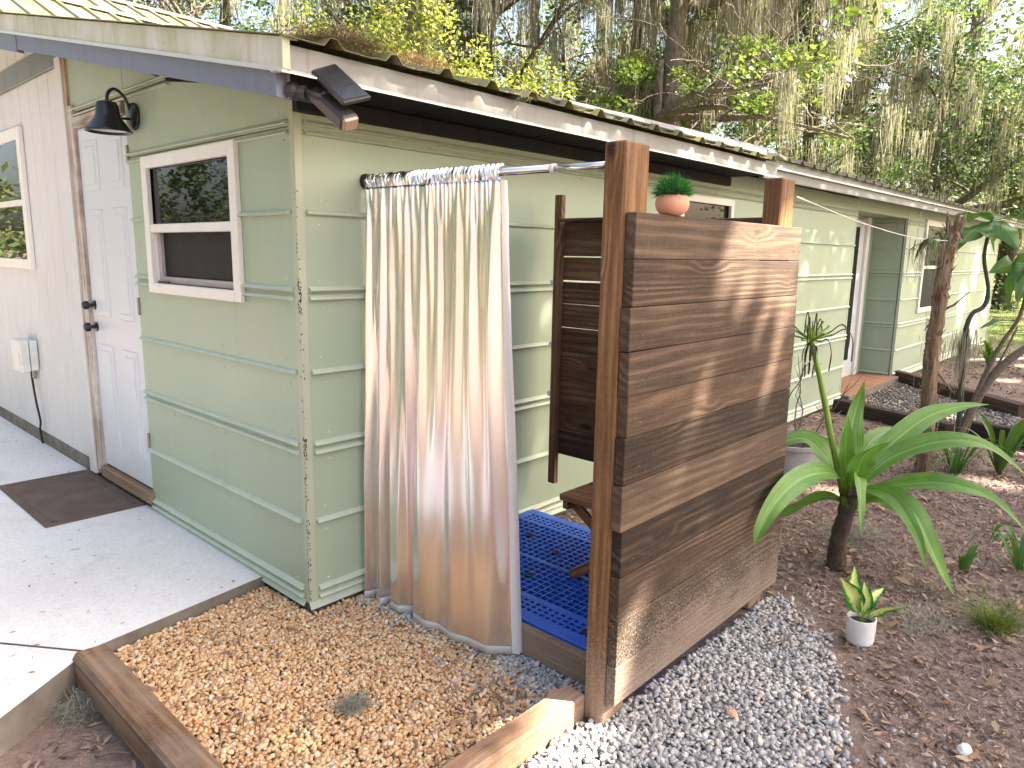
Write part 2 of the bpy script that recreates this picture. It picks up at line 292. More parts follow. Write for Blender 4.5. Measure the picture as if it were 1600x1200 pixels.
# ------------------------------------------------------------------ mesh helpers
ORG = {}
def tag(o, label=None, cat=None, group=None, kind=None):
    if label: o['label'] = label
    if cat: o['category'] = cat
    if group: o['group'] = group
    if kind: o['kind'] = kind
    return o
def empty(name, loc, label=None, cat=None, group=None):
    o = bpy.data.objects.new(name, None); COL.objects.link(o); o.location = loc; o.empty_display_size = .1
    ORG[o.name] = Vector(loc); return tag(o, label, cat, group)
def link(name, me, loc, parent, mat):
    o = bpy.data.objects.new(name, me); COL.objects.link(o)
    base = ORG[parent.name] if parent else Vector((0, 0, 0))
    o.location = Vector(loc) - base
    if parent: o.parent = parent
    ORG[o.name] = Vector(loc)
    if mat and not me.materials: me.materials.append(M[mat])
    return o
class G:
    def __init__(s): s.v = []; s.f = []; s.t = []; s.uv = []; s.n = 0
    def add(s, v, f, tint=.5, uv=None):
        s.v.extend(map(tuple, v)); s.f.extend(tuple(i+s.n for i in q) for q in f); s.t.extend([tint]*len(f)); s.n += len(v)
        s.uv.extend(uv if uv is not None else [(0, 0)]*len(v)); return s
    def box(s, x0, x1, y0, y1, z0, z1, tint=.5):
        v = [(x, y, z) for z in (z0, z1) for y in (y0, y1) for x in (x0, x1)]
        return s.add(v, [(0, 2, 3, 1), (4, 5, 7, 6), (0, 1, 5, 4), (2, 6, 7, 3), (0, 4, 6, 2), (1, 3, 7, 5)], tint)
    def prism(s, poly, z0, z1):
        k = len(poly)
        v = [(x, y, z0) for x, y in poly] + [(x, y, z1) for x, y in poly]
        f = [tuple(range(k))[::-1], tuple(range(k, 2*k))] + [(i, (i+1) % k, (i+1) % k+k, i+k) for i in range(k)]
        return s.add(v, f)
    def extr(s, prof, axis, a0, a1):
        """2-D outline (counter-clockwise irrelevant) extruded along an axis"""
        k = len(prof)
        def pt(a, p): return {'x': (a, p[0], p[1]), 'y': (p[0], a, p[1])}[axis]
        v = [pt(a0, p) for p in prof] + [pt(a1, p) for p in prof]
        return s.add(v, [tuple(range(k)), tuple(range(k, 2*k))[::-1]] + [(i, i+k, (i+1) % k+k, (i+1) % k) for i in range(k)])
    def tube(s, pts, rad, n=8, tint=.5, cap=True, wob=0., rng=None):
        pts = [Vector(p) for p in pts]; k = len(pts)
        if not hasattr(rad, '__len__'): rad = [rad]*k
        v = []; prev = None
        for i, p in enumerate(pts):
            d = (pts[min(i+1, k-1)] - pts[max(i-1, 0)]).normalized()
            if prev is None: prev = d.orthogonal().normalized()
            a = (prev - d*prev.dot(d)).normalized(); prev = a; b = d.cross(a)
            for j in range(n):
                q = 2*math.pi*j/n; r = rad[i]*(1+(rng.uniform(-wob, wob) if wob else 0))
                v.append(p + a*math.cos(q)*r + b*math.sin(q)*r)
        f = [(i*n+j, i*n+(j+1) % n, (i+1)*n+(j+1) % n, (i+1)*n+j) for i in range(k-1) for j in range(n)]
        if cap: f += [tuple(range(n))[::-1], tuple(range((k-1)*n, k*n))]
        return s.add(v, f, tint)
    def lathe(s, prof, c=(0, 0, 0), n=28, mat=None, cap=True):
        v = []
        for r, z in prof:
            for j in range(n):
                q = 2*math.pi*j/n; p = Vector((r*math.cos(q), r*math.sin(q), z))
                if mat: p = mat @ p
                v.append(p + Vector(c))
        k = len(prof)
        f = [(i*n+j, i*n+(j+1) % n, (i+1)*n+(j+1) % n, (i+1)*n+j) for i in range(k-1) for j in range(n)]
        if cap: f += [tuple(range(n))[::-1], tuple(range((k-1)*n, k*n))]
        return s.add(v, f)
    def build(s, name, mat, parent=None, origin=None, smooth=False, kind=None):
        o0 = Vector(origin) if origin is not None else (ORG[parent.name] if parent else Vector((0, 0, 0)))
        me = bpy.data.meshes.new(name)
        A = np.array(s.v, dtype=np.float64) - np.array(o0)
        me.from_pydata(A.tolist(), [], s.f)
        if any(t != .5 for t in s.t[:50]) or len(set(s.t[:200])) > 1:
            at = me.attributes.new('tint', 'FLOAT', 'FACE'); at.data.foreach_set('value', np.array(s.t, dtype=np.float32))
        if any(u != (0, 0) for u in s.uv[:80]):
            ul = me.uv_layers.new(name='UVMap'); li = np.empty(len(me.loops), dtype=np.int32); me.loops.foreach_get('vertex_index', li)
            ul.data.foreach_set('uv', np.array(s.uv, dtype=np.float32)[li].ravel())
        me.validate(); me.update()
        if smooth:
            me.polygons.foreach_set('use_smooth', np.ones(len(me.polygons), dtype=bool))
        o = link(name, me, o0, parent, mat)
        if kind: o['kind'] = kind
        return o
def smooth_angle(o, deg=40):
    me = o.data
    bm = bmesh.new(); bm.from_mesh(me)
    for e in bm.edges:
        if len(e.link_faces) == 2 and e.calc_face_angle(0) > R(deg): e.smooth = False
    for f in bm.faces: f.smooth = True
    bm.to_mesh(me); bm.free(); return o
def bbox(name, c, dims, mat, parent, bevel=.004, rot=(0, 0, 0), wob=0., rng=None, seg=1):
    """bevelled box with its own origin; dims are local (x is the grain direction)"""
    bm = bmesh.new(); bmesh.ops.create_cube(bm, size=1)
    for v in bm.verts: v.co = Vector((v.co.x*dims[0], v.co.y*dims[1], v.co.z*dims[2]))
    if bevel: bmesh.ops.bevel(bm, geom=bm.edges[:], offset=min(bevel, min(dims)*.45), segments=seg, affect='EDGES', profile=.6)
    if wob:
        for v in bm.verts: v.co += Vector([rng.uniform(-wob, wob) for _ in range(3)])
    me = bpy.data.meshes.new(name); bm.to_mesh(me); bm.free()
    o = link(name, me, c, parent, mat); o.rotation_euler = rot; return o
def box(name, x0, x1, y0, y1, z0, z1, mat, parent, bevel=.003):
    return bbox(name, ((x0+x1)/2, (y0+y1)/2, (z0+z1)/2), (x1-x0, y1-y0, z1-z0), mat, parent, bevel)
UP = (0, R(-90), 0); ALONGY = (0, 0, R(90))
def inpoly(x, y, poly):
    r = False; j = len(poly)-1
    for i in range(len(poly)):
        if (poly[i][1] > y) != (poly[j][1] > y) and x < (poly[j][0]-poly[i][0])*(y-poly[i][1])/(poly[j][1]-poly[i][1])+poly[i][0]: r = not r
        j = i
    return r
def np_mesh(name, V, F, mat, tint=None, parent=None, smooth=False, origin=(0, 0, 0), kind=None, uv=None):
    """V (n,3) and F (m,k) numpy arrays -> mesh"""
    me = bpy.data.meshes.new(name); k = F.shape[1]
    if parent is not None and origin == (0, 0, 0): origin = tuple(ORG[parent.name])
    V = V - np.array(origin)
    me.vertices.add(len(V)); me.vertices.foreach_set('co', V.astype(np.float32).ravel())
    me.loops.add(F.size); me.loops.foreach_set('vertex_index', F.astype(np.int32).ravel())
    me.polygons.add(len(F)); me.polygons.foreach_set('loop_start', np.arange(0, F.size, k, dtype=np.int32))
    me.update(calc_edges=True)
    if tint is not None: me.attributes.new('tint', 'FLOAT', 'FACE').data.foreach_set('value', np.asarray(tint, dtype=np.float32))
    if smooth: me.polygons.foreach_set('use_smooth', np.ones(len(F), dtype=bool))
    me.validate()
    o = link(name, me, origin, parent, mat)
    if kind: o['kind'] = kind
    return o
def rot_mats(rs, n):
    q = rs.normal(size=(n, 4)); q /= np.linalg.norm(q, axis=1)[:, None]; w, x, y, z = q.T
    return np.stack([np.stack([1-2*(y*y+z*z), 2*(x*y-z*w), 2*(x*z+y*w)], 1), np.stack([2*(x*y+z*w), 1-2*(x*x+z*z), 2*(y*z-x*w)], 1), np.stack([2*(x*z-y*w), 2*(y*z+x*w), 1-2*(x*x+y*y)], 1)], 1)
def ico(sub):
    bm = bmesh.new(); bmesh.ops.create_icosphere(bm, subdivisions=sub, radius=1); bm.verts.ensure_lookup_table()
    V = np.array([v.co[:] for v in bm.verts]); F = np.array([[v.index for v in f.verts] for f in bm.faces]); bm.free(); return V, F
def scatter_stones(name, P, size, mat, rs, sub=1, flat=.65, smooth=True, rough=.18, kind='stuff', parent=None):
    V0, F0 = ico(sub); n = len(P)
    sc = size*rs.uniform(.65, 1.35, (n, 1))*rs.uniform(.72, 1.2, (n, 3)); sc[:, 2] *= flat
    a = rs.uniform(0, 6.283, n); tl = rs.normal(0, .35, (n, 2))
    V = V0[None]*(1+rs.normal(0, rough, (n, len(V0), 1)))*sc[:, None, :]
    ca, sa = np.cos(a), np.sin(a)
    X = V[..., 0]*ca[:, None]-V[..., 1]*sa[:, None]; Y = V[..., 0]*sa[:, None]+V[..., 1]*ca[:, None]
    Z = V[..., 2]+X*tl[:, :1]+Y*tl[:, 1:]
    V = np.stack([X, Y, Z], -1)+P[:, None, :]
    F = F0[None]+(np.arange(n)*len(V0))[:, None, None]
    t = np.clip(rs.beta(2, 2, n), 0, 1)
    return np_mesh(name, V.reshape(-1, 3), F.reshape(-1, 3), mat, np.repeat(t, len(F0)), parent, smooth, kind=kind)
def leaf_quads(P, size, rs, up=.0, asp=.55, sz=None):
    """diamond leaves of random orientation at points P -> V,F"""
    n = len(P); Rm = rot_mats(rs, n); s = (size*rs.uniform(.6, 1.3, n) if sz is None else sz)[:, None]
    a = Rm[:, :, 0]; b = Rm[:, :, 1]
    if up: 
        nrm = Rm[:, :, 2]; nrm[:, 2] = np.abs(nrm[:, 2])+up; nrm /= np.linalg.norm(nrm, axis=1)[:, None]
        a = a-nrm*(a*nrm).sum(1)[:, None]; a /= np.linalg.norm(a, axis=1)[:, None]; b = np.cross(nrm, a)
    V = np.stack([P-a*s*.5, P+b*s*asp*.5-a*s*.05, P+a*s*.5, P-b*s*asp*.5-a*s*.05], 1)
    F = np.arange(n*4).reshape(n, 4); return V.reshape(-1, 3), F
def blades(P, L, w, rs, lean=.5, seg=3, droop=.3, dirs=None):
    """grass-like blades as tapered strips: V,F (one face colour per blade = seg faces)"""
    n = len(P); a = rs.uniform(0, 6.283, n) if dirs is None else dirs; ln = rs.uniform(.0, lean, n); LL = L*rs.uniform(.55, 1.2, n)
    d = np.stack([np.cos(a), np.sin(a), np.zeros(n)], 1); sd = np.stack([-np.sin(a), np.cos(a), np.zeros(n)], 1)
    rows = []
    for i in range(seg+1):
        t = i/seg; ww = w*(1-t*.92)
        c = P+d*(LL*(ln*t+droop*t*t))[:, None]+np.array([0, 0, 1])*(LL*(t*(1-.35*ln)-droop*.5*t*t))[:, None]
        rows += [c-sd*ww/2, c+sd*ww/2]
    V = np.stack(rows, 1); k = 2*(seg+1)
    F = np.array([[2*i, 2*i+1, 2*i+3, 2*i+2] for i in range(seg)])[None]+(np.arange(n)*k)[:, None, None]
    return V.reshape(-1, 3), F.reshape(-1, 4)
def catmull(pts, k=6):
    P = [Vector(p) for p in pts]; P = [P[0]*2-P[1]]+P+[P[-1]*2-P[-2]]; out = []
    for i in range(1, len(P)-2):
        for j in range(k):
            t = j/k; a, b, c, d = P[i-1], P[i], P[i+1], P[i+2]
            out.append(.5*((2*b)+(c-a)*t+(2*a-5*b+4*c-d)*t*t+(3*b-a-3*c+d)*t**3))
    out.append(P[-2].copy()); return out
def strap(name, pts, wmax, mat, parent, fold=.25, shape=None, wave=.0, seed=0, k=6, tilt=0., side=None, nx=6, roll=0.):
    """leaf blade along a curve with a folded midrib, wavy margin, real UVs"""
    rng = random.Random(seed); C = catmull(pts, k); n = len(C); g = G(); ph = rng.uniform(0, 6)
    shape = shape or (lambda t: math.sin(math.pi*min(1, .18+.82*t)**.9)**.75 if t < .999 else 0)
    v = []; uv = []
    for i, p in enumerate(C):
        t = i/(n-1); d = (C[min(i+1, n-1)]-C[max(i-1, 0)]).normalized()
        ref = Vector(side) if side is not None else d.cross(Vector((0, 0, 1)))
        if tilt: h_ = ref.normalized(); ref = h_+Vector((0, 0, 1))*tilt*(1 if h_.dot(Vector((.738, .674, 0))) > 0 else -1)
        s = (ref-d*ref.dot(d)); s = s.normalized() if s.length > 1e-4 else Vector((1, 0, 0))
        nn = s.cross(d).normalized()
        if roll: q = Matrix.Rotation(roll*t, 3, d); s = q @ s; nn = q @ nn
        w = max(.0015, wmax*shape(t))
        for j in range(nx+1):
            x = j/nx*2-1
            h = fold*abs(x)*w*.5 + wave*w*abs(x)**2*math.sin(t*15+ph+(1.7 if x > 0 else 0))
            v.append(p+s*x*w*.5*(1-.12*fold)+nn*h); uv.append((j/nx, t))
    m = nx+1
    f = [(i*m+j, i*m+j+1, (i+1)*m+j+1, (i+1)*m+j) for i in range(n-1) for j in range(nx)]
    g.add(v, f, .5, uv)
    return g.build(name, mat, parent, smooth=True)

# ================================================================== ground
rng = random.Random(4); rs = np.random.RandomState(11)
GZ = -.10
g = G(); N = 60; xs = np.concatenate([np.linspace(-3, 18, 90), [22, 28, 36, 50, 80, 160, 300]]); xs = np.concatenate([[-300, -120, -60, -30, -16, -9, -6, -4], xs]); ys = np.concatenate([[-300, -120, -60, -30, -18, -12, -9, -7], np.linspace(-5.6, 2, 50), [4, 8, 14, 22, 40, 80, 160, 300]])
def gz(x, y):
    h = .012*math.sin(x*2.3+y*1.1)+.010*math.sin(x*.9-y*2.9)
    if x > 2.2 and y < -1.2: h += .015*math.sin(x*3.1)*math.sin(y*2.7)
    if x < -.80: h -= .055
    return GZ-.008+h*(1 if abs(x) < 20 else 0)
V = np.array([(x, y, gz(x, y)) for y in ys for x in xs]); nx_ = len(xs)
F = np.array([(j*nx_+i, j*nx_+i+1, (j+1)*nx_+i+1, (j+1)*nx_+i) for j in range(len(ys)-1) for i in range(nx_-1)])
ground = np_mesh('ground', V, F, 'ground', smooth=True); ground['kind'] = 'structure'
SLAB = [(-7, -4.15), (-1.172, .025), (-.83, .269), (-.012, .397), (-.012, 14), (-9, 14), (-9, -4.15)]
slab = empty('patio_slab', (-1, 2, -.045)); slab['kind'] = 'structure'
# slab cast in two bays with an open control joint between them
J0 = (-.832, .276); J1 = (-6.0, 7.7)
G().prism([(-3.0, -1.285), (-1.172, .025), (-.838, .264), (-3.0, 3.365)], -.30, -.0455).build('bay', 'concrete', slab)
G().prism([J0, (-.012, .397), (-.012, 9.5), (-3.0, 9.5), (-3.0, 3.395)], -.30, -.045).build('bay', 'concrete', slab)

# ================================================================== green house
U = 1/3.; L1, L2, L3 = 6.81, 8.82, 15.1
house = empty('green_house', (0, 0, 0), 'low sage green house with horizontally ribbed panel siding and corrugated metal roof', 'house')
def ztop(y): return 2.098+.217*(y+.43)     # underside line of the rake
T = .012
def wall_panels(axis, a0, a1, c, sgn, holes=(), kmin=0, kmax=6, zbot=-.045, ztopv=None, name='siding_panel'):
    """one panel per course, cut round the openings"""
    for k in range(kmin, kmax+1):
        z0 = k*U+.0008 if k > kmin else zbot; z1 = (k+1)*U-.0008
        if ztopv is not None and z1 > ztopv: z1 = ztopv
        if z1 - z0 < .02: continue
        cuts = sorted([h for h in holes if h[2] < z1 and h[3] > z0])
        def put(b0, b1, q0, q1):
            if b1-b0 < .004 or q1-q0 < .004: return
            g = G()
            g.box(c-T, c, b0, b1, q0, q1) if axis == 'y' else g.box(b0, b1, c-T, c, q0, q1)
            g.build(name, 'green', house)
        s = a0
        for h in cuts:
            put(s, h[0], z0, z1); put(h[0], h[1], z0, min(z1, h[2])) if h[2] > z0 else 0; put(h[0], h[1], max(z0, h[3]), z1) if h[3] < z1 else 0; s = h[1]
        put(s, a1, z0, z1)
def rib(axis, a0, a1, c, sgn, z, holes=(), scr=None):
    """raised batten strip; pieces either side of an opening"""
    segs = [(a0, a1)]
    for h in holes:
        if h[2] < z < h[3]:
            segs = [q for (b0, b1) in segs for q in ((b0, min(b1, h[0])), (max(b0, h[1]), b1)) if q[1]-q[0] > .02]
    h = .0100; d = .021*sgn
    for b0, b1 in segs:
        prof = [(c, z-h*.9), (c+d*.9, z-h*.8), (c+d, z-h*.5), (c+d*.55, z+h*.6), (c, z+h*1.2)]
        G().extr(prof, 'y' if axis == 'y' else 'x', b0, b1).build('rib', 'greentrim', house)
scr = []
def ribs_for(axis, a0, a1, c, sgn, holes=(), ks=range(0, 7), step=.62):
    for k in ks:
        z = k*U
        for dz in ((-.019, .019) if k % 2 == 0 else (0,)):
            rib(axis, a0, a1, c, sgn, z+dz, holes)
        for q in np.arange(a0+.06, a1, step):
            for dz in (-.055, .055):
                if any(h[0]-.04 < q < h[1]+.04 and h[2]-.03 < z+dz < h[3]+.03 for h in holes): continue
                qq = q+rng.uniform(-.02, .02); 
                if rng.random() < .85 and z+dz > 0: scr.append(((c, qq, z+dz+rng.uniform(-.006, .006)) if axis == 'y' else (qq, c, z+dz+rng.uniform(-.006, .006)), axis, sgn))
WIN = (.46, 1.47, 1.285, 1.975)
DOOR = (1.705, 2.73, -.1, 2.345)
# end wall (faces -x)
wall_panels('y', .014, 2.73, 0, -1, (WIN, DOOR), 0, 5)
G().add([(-T, .014, 2.004), (-T, 1.70, 2.004), (-T, 1.70, 2.329), (-T, 1.16, 2.329), (-T, .014, 2.15)] + [(0, .014, 2.004), (0, 1.70, 2.004), (0, 1.70, 2.329), (0, 1.16, 2.329), (0, .014, 2.15)],
        [(4, 3, 2, 1, 0), (5, 6, 7, 8, 9)] + [(i, (i+1) % 5, (i+1) % 5+5, i+5) for i in range(5)]).build('siding_panel', 'green', house)
G().add([(-T, 1.16, 2.337), (-T, 1.712, 2.337), (-T, 1.712, 2.50)] + [(0, 1.16, 2.337), (0, 1.712, 2.337), (0, 1.712, 2.50)], [(2, 1, 0), (3, 4, 5), (0, 1, 4, 3), (1, 2, 5, 4), (2, 0, 3, 5)]).build('siding_panel', 'green', house)
G().add([(-T, 1.717, 2.337), (-T, 2.66, 2.337), (-T, 2.66, 2.75), (-T, 1.717, 2.55)] + [(0, 1.717, 2.337), (0, 2.66, 2.337), (0, 2.66, 2.75), (0, 1.717, 2.55)], [(3, 2, 1, 0), (4, 5, 6, 7)] + [(i, (i+1) % 4, (i+1) % 4+4, i+4) for i in range(4)]).build('siding_panel', 'green', house)
ribs_for('y', .03, 1.70, -T, -1, (WIN,))
for dz in (-.019, .019): rib('y', 1.12, 2.60, -T, -1, 7*U+dz)
# backing so that no daylight leaks through the joints
G().box(.02, .06, .03, 2.72, -.10, 2.25).build('wall_core', 'black', house)
# long wall (faces -y)
WS = (3.02, 3.82, 1.35, 1.945)
wall_panels('x', .014, L1, 0, -1, (WS,), 0, 6, ztopv=2.16)
ribs_for('x', .03, L1, -T, -1, (WS,), step=.9)
G().box(.07, L1-.02, .02, .06, -.1, 2.2).build('wall_core', 'black', house)
# entry recess: side wall facing -x at L2, header across the opening, back wall
FW = (9.66, 11.05, .80, 2.06)
wall_panels('x', L2, L3, 0, -1, (FW,), 0, 6, ztopv=2.24)
ribs_for('x', L2, L3, -T, -1, (FW,), step=1.1)
wall_panels('y', .03, .42, L2, -1, (), 0, 6, ztopv=2.06)
ribs_for('y', .03, .40, L2-T, -1, (), step=.3)
G().box(L2+.02, L3-.02, .02, .06, -.1, 2.25).build('wall_core', 'black', house)
box('entry_header', L1, L2, -T, .05, 2.04, 2.20, 'green', house)
box('recess_back', L1-.3, L2, .44, .50, -.1, 2.1, 'greentrim', house)
box('recess_soffit', L1-.3, L2, .05, .44, 2.06, 2.10, 'green', house)
box('wall_core', L1-.03, L1-.01, .0, .8, -.1, 2.06, 'green', house)
box('corner_post', L1-.028, L1+.004, -.016, .02, -.045, 2.15, 'greentrim', house)
box('corner_post', L2-.016, L2+.02, -.016, .02, -.045, 2.2, 'greentrim', house)
box('corner_post', L3-.02, L3+.012, -.018, .02, -.045, 2.25, 'greentrim', house)
box('far_end_wall', L3-.02, L3+.0, .03, 6, -.1, 2.3, 'green', house)
# main corner: folded angle strip, chipped
for a in ((-.0165, .020, -.0165, -.0125), (-.0165, -.0125, -.0125, .020)):
    box('corner_angle', a[0], a[1], a[2], a[3], -.045, 2.10, 'chipped', house, .0015)
g = G()                                  # flakes of missing paint along the arris
for i in range(230):
    z = rng.choice((rng.uniform(.0, .55), rng.uniform(-.03, 1.75), rng.uniform(1.25, 1.40), rng.uniform(.62, .72))); q = rng.uniform(-.004, .004); l = rng.uniform(.002, .009)
    if i % 2: g.box(-.0178, -.0166, -.0135+q, -.0135+q+rng.uniform(.002, .005), z, z+l)
    else: g.box(-.0130+q, -.0130+q+rng.uniform(.002, .005), -.0178, -.0166, z, z+l)
g.build('paint_chips', 'rubber', house, kind='stuff')
# screws
g = G(); 
for p, ax, sg in scr:
    q = Matrix.Rotation(R(-90), 3, 'Y') if ax == 'y' else Matrix.Rotation(R(90), 3, 'X')
    g.lathe([(.0075, 0), (.0070, .0022), (.0042, .004), (.0015, .0048)], p, 7, q)
g.build('screws', 'greentrim', house, kind='stuff')
# bottom edge flashing, partly loose, and the block foundation
G().extr([(-.014, -.035), (-.030, -.062), (-.026, -.064), (-.0125, -.04)], 'y', .02, 1.70).build('base_flashing', 'greentrim', house)
G().extr([(-.014, -.035), (-.030, -.068), (-.026, -.070), (-.0125, -.04)], 'x', -.02, L1).build('base_flashing', 'greentrim', house)
G().extr([(-.014, -.035), (-.030, -.062), (-.026, -.064), (-.0125, -.04)], 'x', L2, L3).build('base_flashing', 'greentrim', house)
G().box(.01, L1, .012, .2, -.35, -.046).box(.01, .2, .2, 2.6, -.35, -.046).box(L2, L3, .012, .2, -.35, -.046).build('foundation', 'foundation', house)

def window(parent, axis, a0, a1, z0, z1, c, fr=.05, mid=None, screen=True, crank=False, name='window', fmat='vinyl', depth=.026, dp=0.):
    """double-hung window on a wall facing -axis; parts: frame, sash, pane"""
    w = empty(name, ((c, (a0+a1)/2, z0) if axis == 'y' else ((a0+a1)/2, c, z0))); w.parent = parent; w.location = w.location-ORG[parent.name]
    def b(nm, p0, p1, q0, q1, d0, d1, mat, bev=.003):
        if axis == 'y': return box(nm, c-d1, c-d0, p0, p1, q0, q1, mat, w, bev)
        return box(nm, p0, p1, c-d1, c-d0, q0, q1, mat, w, bev)
    if mid is None: mid = (z0+z1)/2
    b('frame', a0, a0+fr, z0, z1, 0, depth, fmat); b('frame', a1-fr, a1, z0, z1, 0, depth, fmat)
    b('frame', a0+fr, a1-fr, z1-fr, z1, 0, depth-.001, fmat); b('frame', a0+fr, a1-fr, z0, z0+fr*.85, 0, depth+.004, fmat)
    b('sash', a0+fr, a1-fr, mid-.022, mid+.022, -.02, depth-.006, fmat)
    b('pane', a0+fr-.004, a1-fr+.004, mid+.02, z1-fr+.004, -.012+dp, -.006+dp, 'glass', 0)
    s = .035; i0, i1, j0, j1 = a0+fr, a1-fr, z0+fr*.85, mid-.022
    if screen:
        b('screen_frame', i0, i0+s, j0, j1, -.035, -.012, 'screen_frame'); b('screen_frame', i1-s, i1, j0, j1, -.035, -.012, 'screen_frame')
        b('screen_frame', i0+s, i1-s, j0, j0+s, -.035, -.013, 'screen_frame')
    b('pane', i0, i1, j0, j1, -.05+dp*2, -.044+dp*2, 'screen' if screen else 'glass', 0)
    b('reveal', i0-.012, i0, j0, j1, -.05, 0, fmat); b('reveal', i1, i1+.012, j0, j1, -.05, 0, fmat)
    if crank: b('latch', i1-.16, i1-.03, j0+.001, j0+.012, -.0, .012, 'plastic')
    return w
window(house, 'y', WIN[0]-.012, WIN[1]+.012, WIN[2]-.012, WIN[3]+.012, -T, .062, 1.615, True, True)
window(house, 'x', WS[0]-.01, WS[1]+.01, WS[2]-.01, WS[3]+.01, -T, .05, None, False)
window(house, 'x', FW[0]-.01, FW[1]+.01, FW[2]-.01, FW[3]+.01, -T, .08, 1.42, False)

# ---- panelled white door with raw timber jamb
door = empty('door', (0, 2.1, .07)); door.parent = house
bbox('slab', (.010, 2.1, 1.155), (.04, .785, 2.15), 'doorwhite', door, .003)
for (yc, hw) in ((1.905, .115), (2.29, .115)):
    for (zc, hh) in ((2.00, .15), (1.41, .33), (.57, .33)):
        o = bbox('panel', (-.0105, yc, zc), (.012, hw*2, hh*2), 'doorwhite', door, .005)
        bbox('panel_field', (-.0165, yc, zc), (.012, hw*2-.075, hh*2-.075), 'doorwhite', o, .0058).parent = o
for z, r in ((1.005, .028), (1.145, .026)):
    kn = G().lathe([(.030, 0), (.030, .008), (.012, .012), (.011, .035), (r, .042), (r*1.05, .060), (r*.7, .075), (.004, .078)], (-.011, 2.44, z), 18, Matrix.Rotation(R(-90), 3, 'Y')).build('handle', 'lampblack', door); smooth_angle(kn)
for z in (.38, 1.18, 2.02): bbox('hinge', (-.017, 1.702, z), (.012, .022, .10), 'hinge', door, .003)
bbox('jamb', (-.005, 2.545, 1.2), (2.35, .085, .05), 'jambwood', door, .004, UP)
bbox('jamb_edge', (-.015, 2.595, 1.33), (2.66, .028, .03), 'rawwood', door, .004, UP)
bbox('head_jamb', (-.006, 2.12, 2.268), (.80, .05, .065), 'jambwood', door, .004, ALONGY)
bbox('threshold', (-.004, 2.09, .028), (.82, .075, .075), 'post', door, .005, ALONGY)
box('door_core', .034, .05, 1.70, 2.6, -.05, 2.3, 'black', door)
# glazed entry door far along the wall
d2 = empty('door', (7.9, .42, -.045)); d2.parent = house
box('slab', 7.3, 8.48, .405, .435, -.02, 2.02, 'doorwhite', d2)
box('pane', 7.50, 8.28, .399, .404, .22, 1.92, 'glass', d2, 0)
box('jamb', 8.48, 8.60, .37, .438, -.045, 2.05, 'white', d2)
box('side_trim', 8.60, 8.80, .395, .437, -.045, 2.058, 'green', d2)

# ---- roof: corrugated sheets, trims, soffits
def corrugated(name, x0, x1, y0, z0, y1, z1, parent, mat='roof', pitch=.26, h=.030, phase=-.114, nrow=14, rough=.0):
    prof = [x0]
    xs = []
    k = math.ceil((x0-phase-.05)/pitch)
    pts = [(x0, 0)]
    while phase+k*pitch < x1-.05:
        c = phase+k*pitch
        for dx, dz in ((-.040, 0), (-.014, h), (.014, h), (.040, 0)):
            if x0 < c+dx < x1: pts.append((c+dx, dz))
        for q in (.095, .165):
            if x0 < c+q < x1: pts.append((c+q, 0)), pts.append((c+q+.008, .004)), pts.append((c+q+.016, 0))
        k += 1
    pts.append((x1, 0)); pts = [p for p in pts if x0 <= p[0] <= x1]; pts.sort()
    g = G(); v = []; m = len(pts)
    for j in range(nrow+1):
        t = j/nrow
        for x, dz in pts: v.append((x, y0+(y1-y0)*t, z0+(z1-z0)*t+dz+(rng.uniform(-.003, .003) if j == 0 else 0)))
    g.add(v, [(j*m+i, j*m+i+1, (j+1)*m+i+1, (j+1)*m+i) for j in range(nrow) for i in range(m-1)])
    o = g.build(name, mat, parent)
    s = o.modifiers.new('thickness', 'SOLIDIFY'); s.thickness = .0025; s.offset = 0
    return o
E1 = 3.72                                     # where the deeper eave ends
corrugated('roof_sheet', -.31, E1, -.455, 2.196, 5.6, 2.196+.217*6.055, house)
corrugated('roof_sheet', E1+.003, L3+.5, -.355, 2.248, 5.6, 2.248+.20*5.955, house)
corrugated('roof_sheet', -.31, L3+.5, 5.62, 3.49, 11.5, 2.2, house, nrow=4)
# steeper, moss-covered upper roof behind the rake
up = corrugated('upper_roof', -.28, 2.30, 2.92, 2.84, 5.0, 3.765, house, pitch=.20, h=.022)
bbox('ridge_cap', (1.0, 5.02, 3.775), (2.62, .16, .03), 'galv', house, .004)
bbox('roof_vent_panel', (1.75, 3.40, 3.17), (.9, .05, .22), 'drip', house, .004, (R(-12), 0, 0))
bbox('overlap_strip', (1.25, 4.35, 3.50), (2.1, .12, .012), 'galv', house, .003, (R(24), 0, 0))
def sweep_y(name, prof, y0, y1, z0, z1, mat, n=10, jit=0.):
    """outline (x, dz) swept up the rake"""
    g = G(); k = len(prof); v = []
    for i in range(n+1):
        t = i/n
        for x, dz in prof: v.append((x, y0+(y1-y0)*t, z0+(z1-z0)*t+dz+rng.uniform(-jit, jit)))
    f = [(i*k+j, i*k+(j+1) % k, (i+1)*k+(j+1) % k, (i+1)*k+j) for i in range(n) for j in range(k)] + [tuple(range(k))[::-1], tuple(range(n*k, n*k+k))]
    return g.add(v, f).build(name, mat, house)
sweep_y('rake_trim', [(-.290, 0), (-.296, .004), (-.296, .096), (-.24, .100), (-.24, .094), (-.286, .090), (-.286, 0)], -.43, 4.6, 2.100, 2.100+.2165*5.03, 'trim', 10, .002)
sweep_y('rake_lip', [(-.302, -.012), (-.302, .003), (-.28, .003), (-.28, -.012)], -.43, 4.6, 2.100, 2.100+.2165*5.03, 'drip')
ra = sweep_y('rake_board', [(-.284, -.090), (-.284, -.002), (-.248, -.002), (-.248, -.090)], -.36, 2.52, 2.112, 2.112+.2165*2.88, 'blueboard')
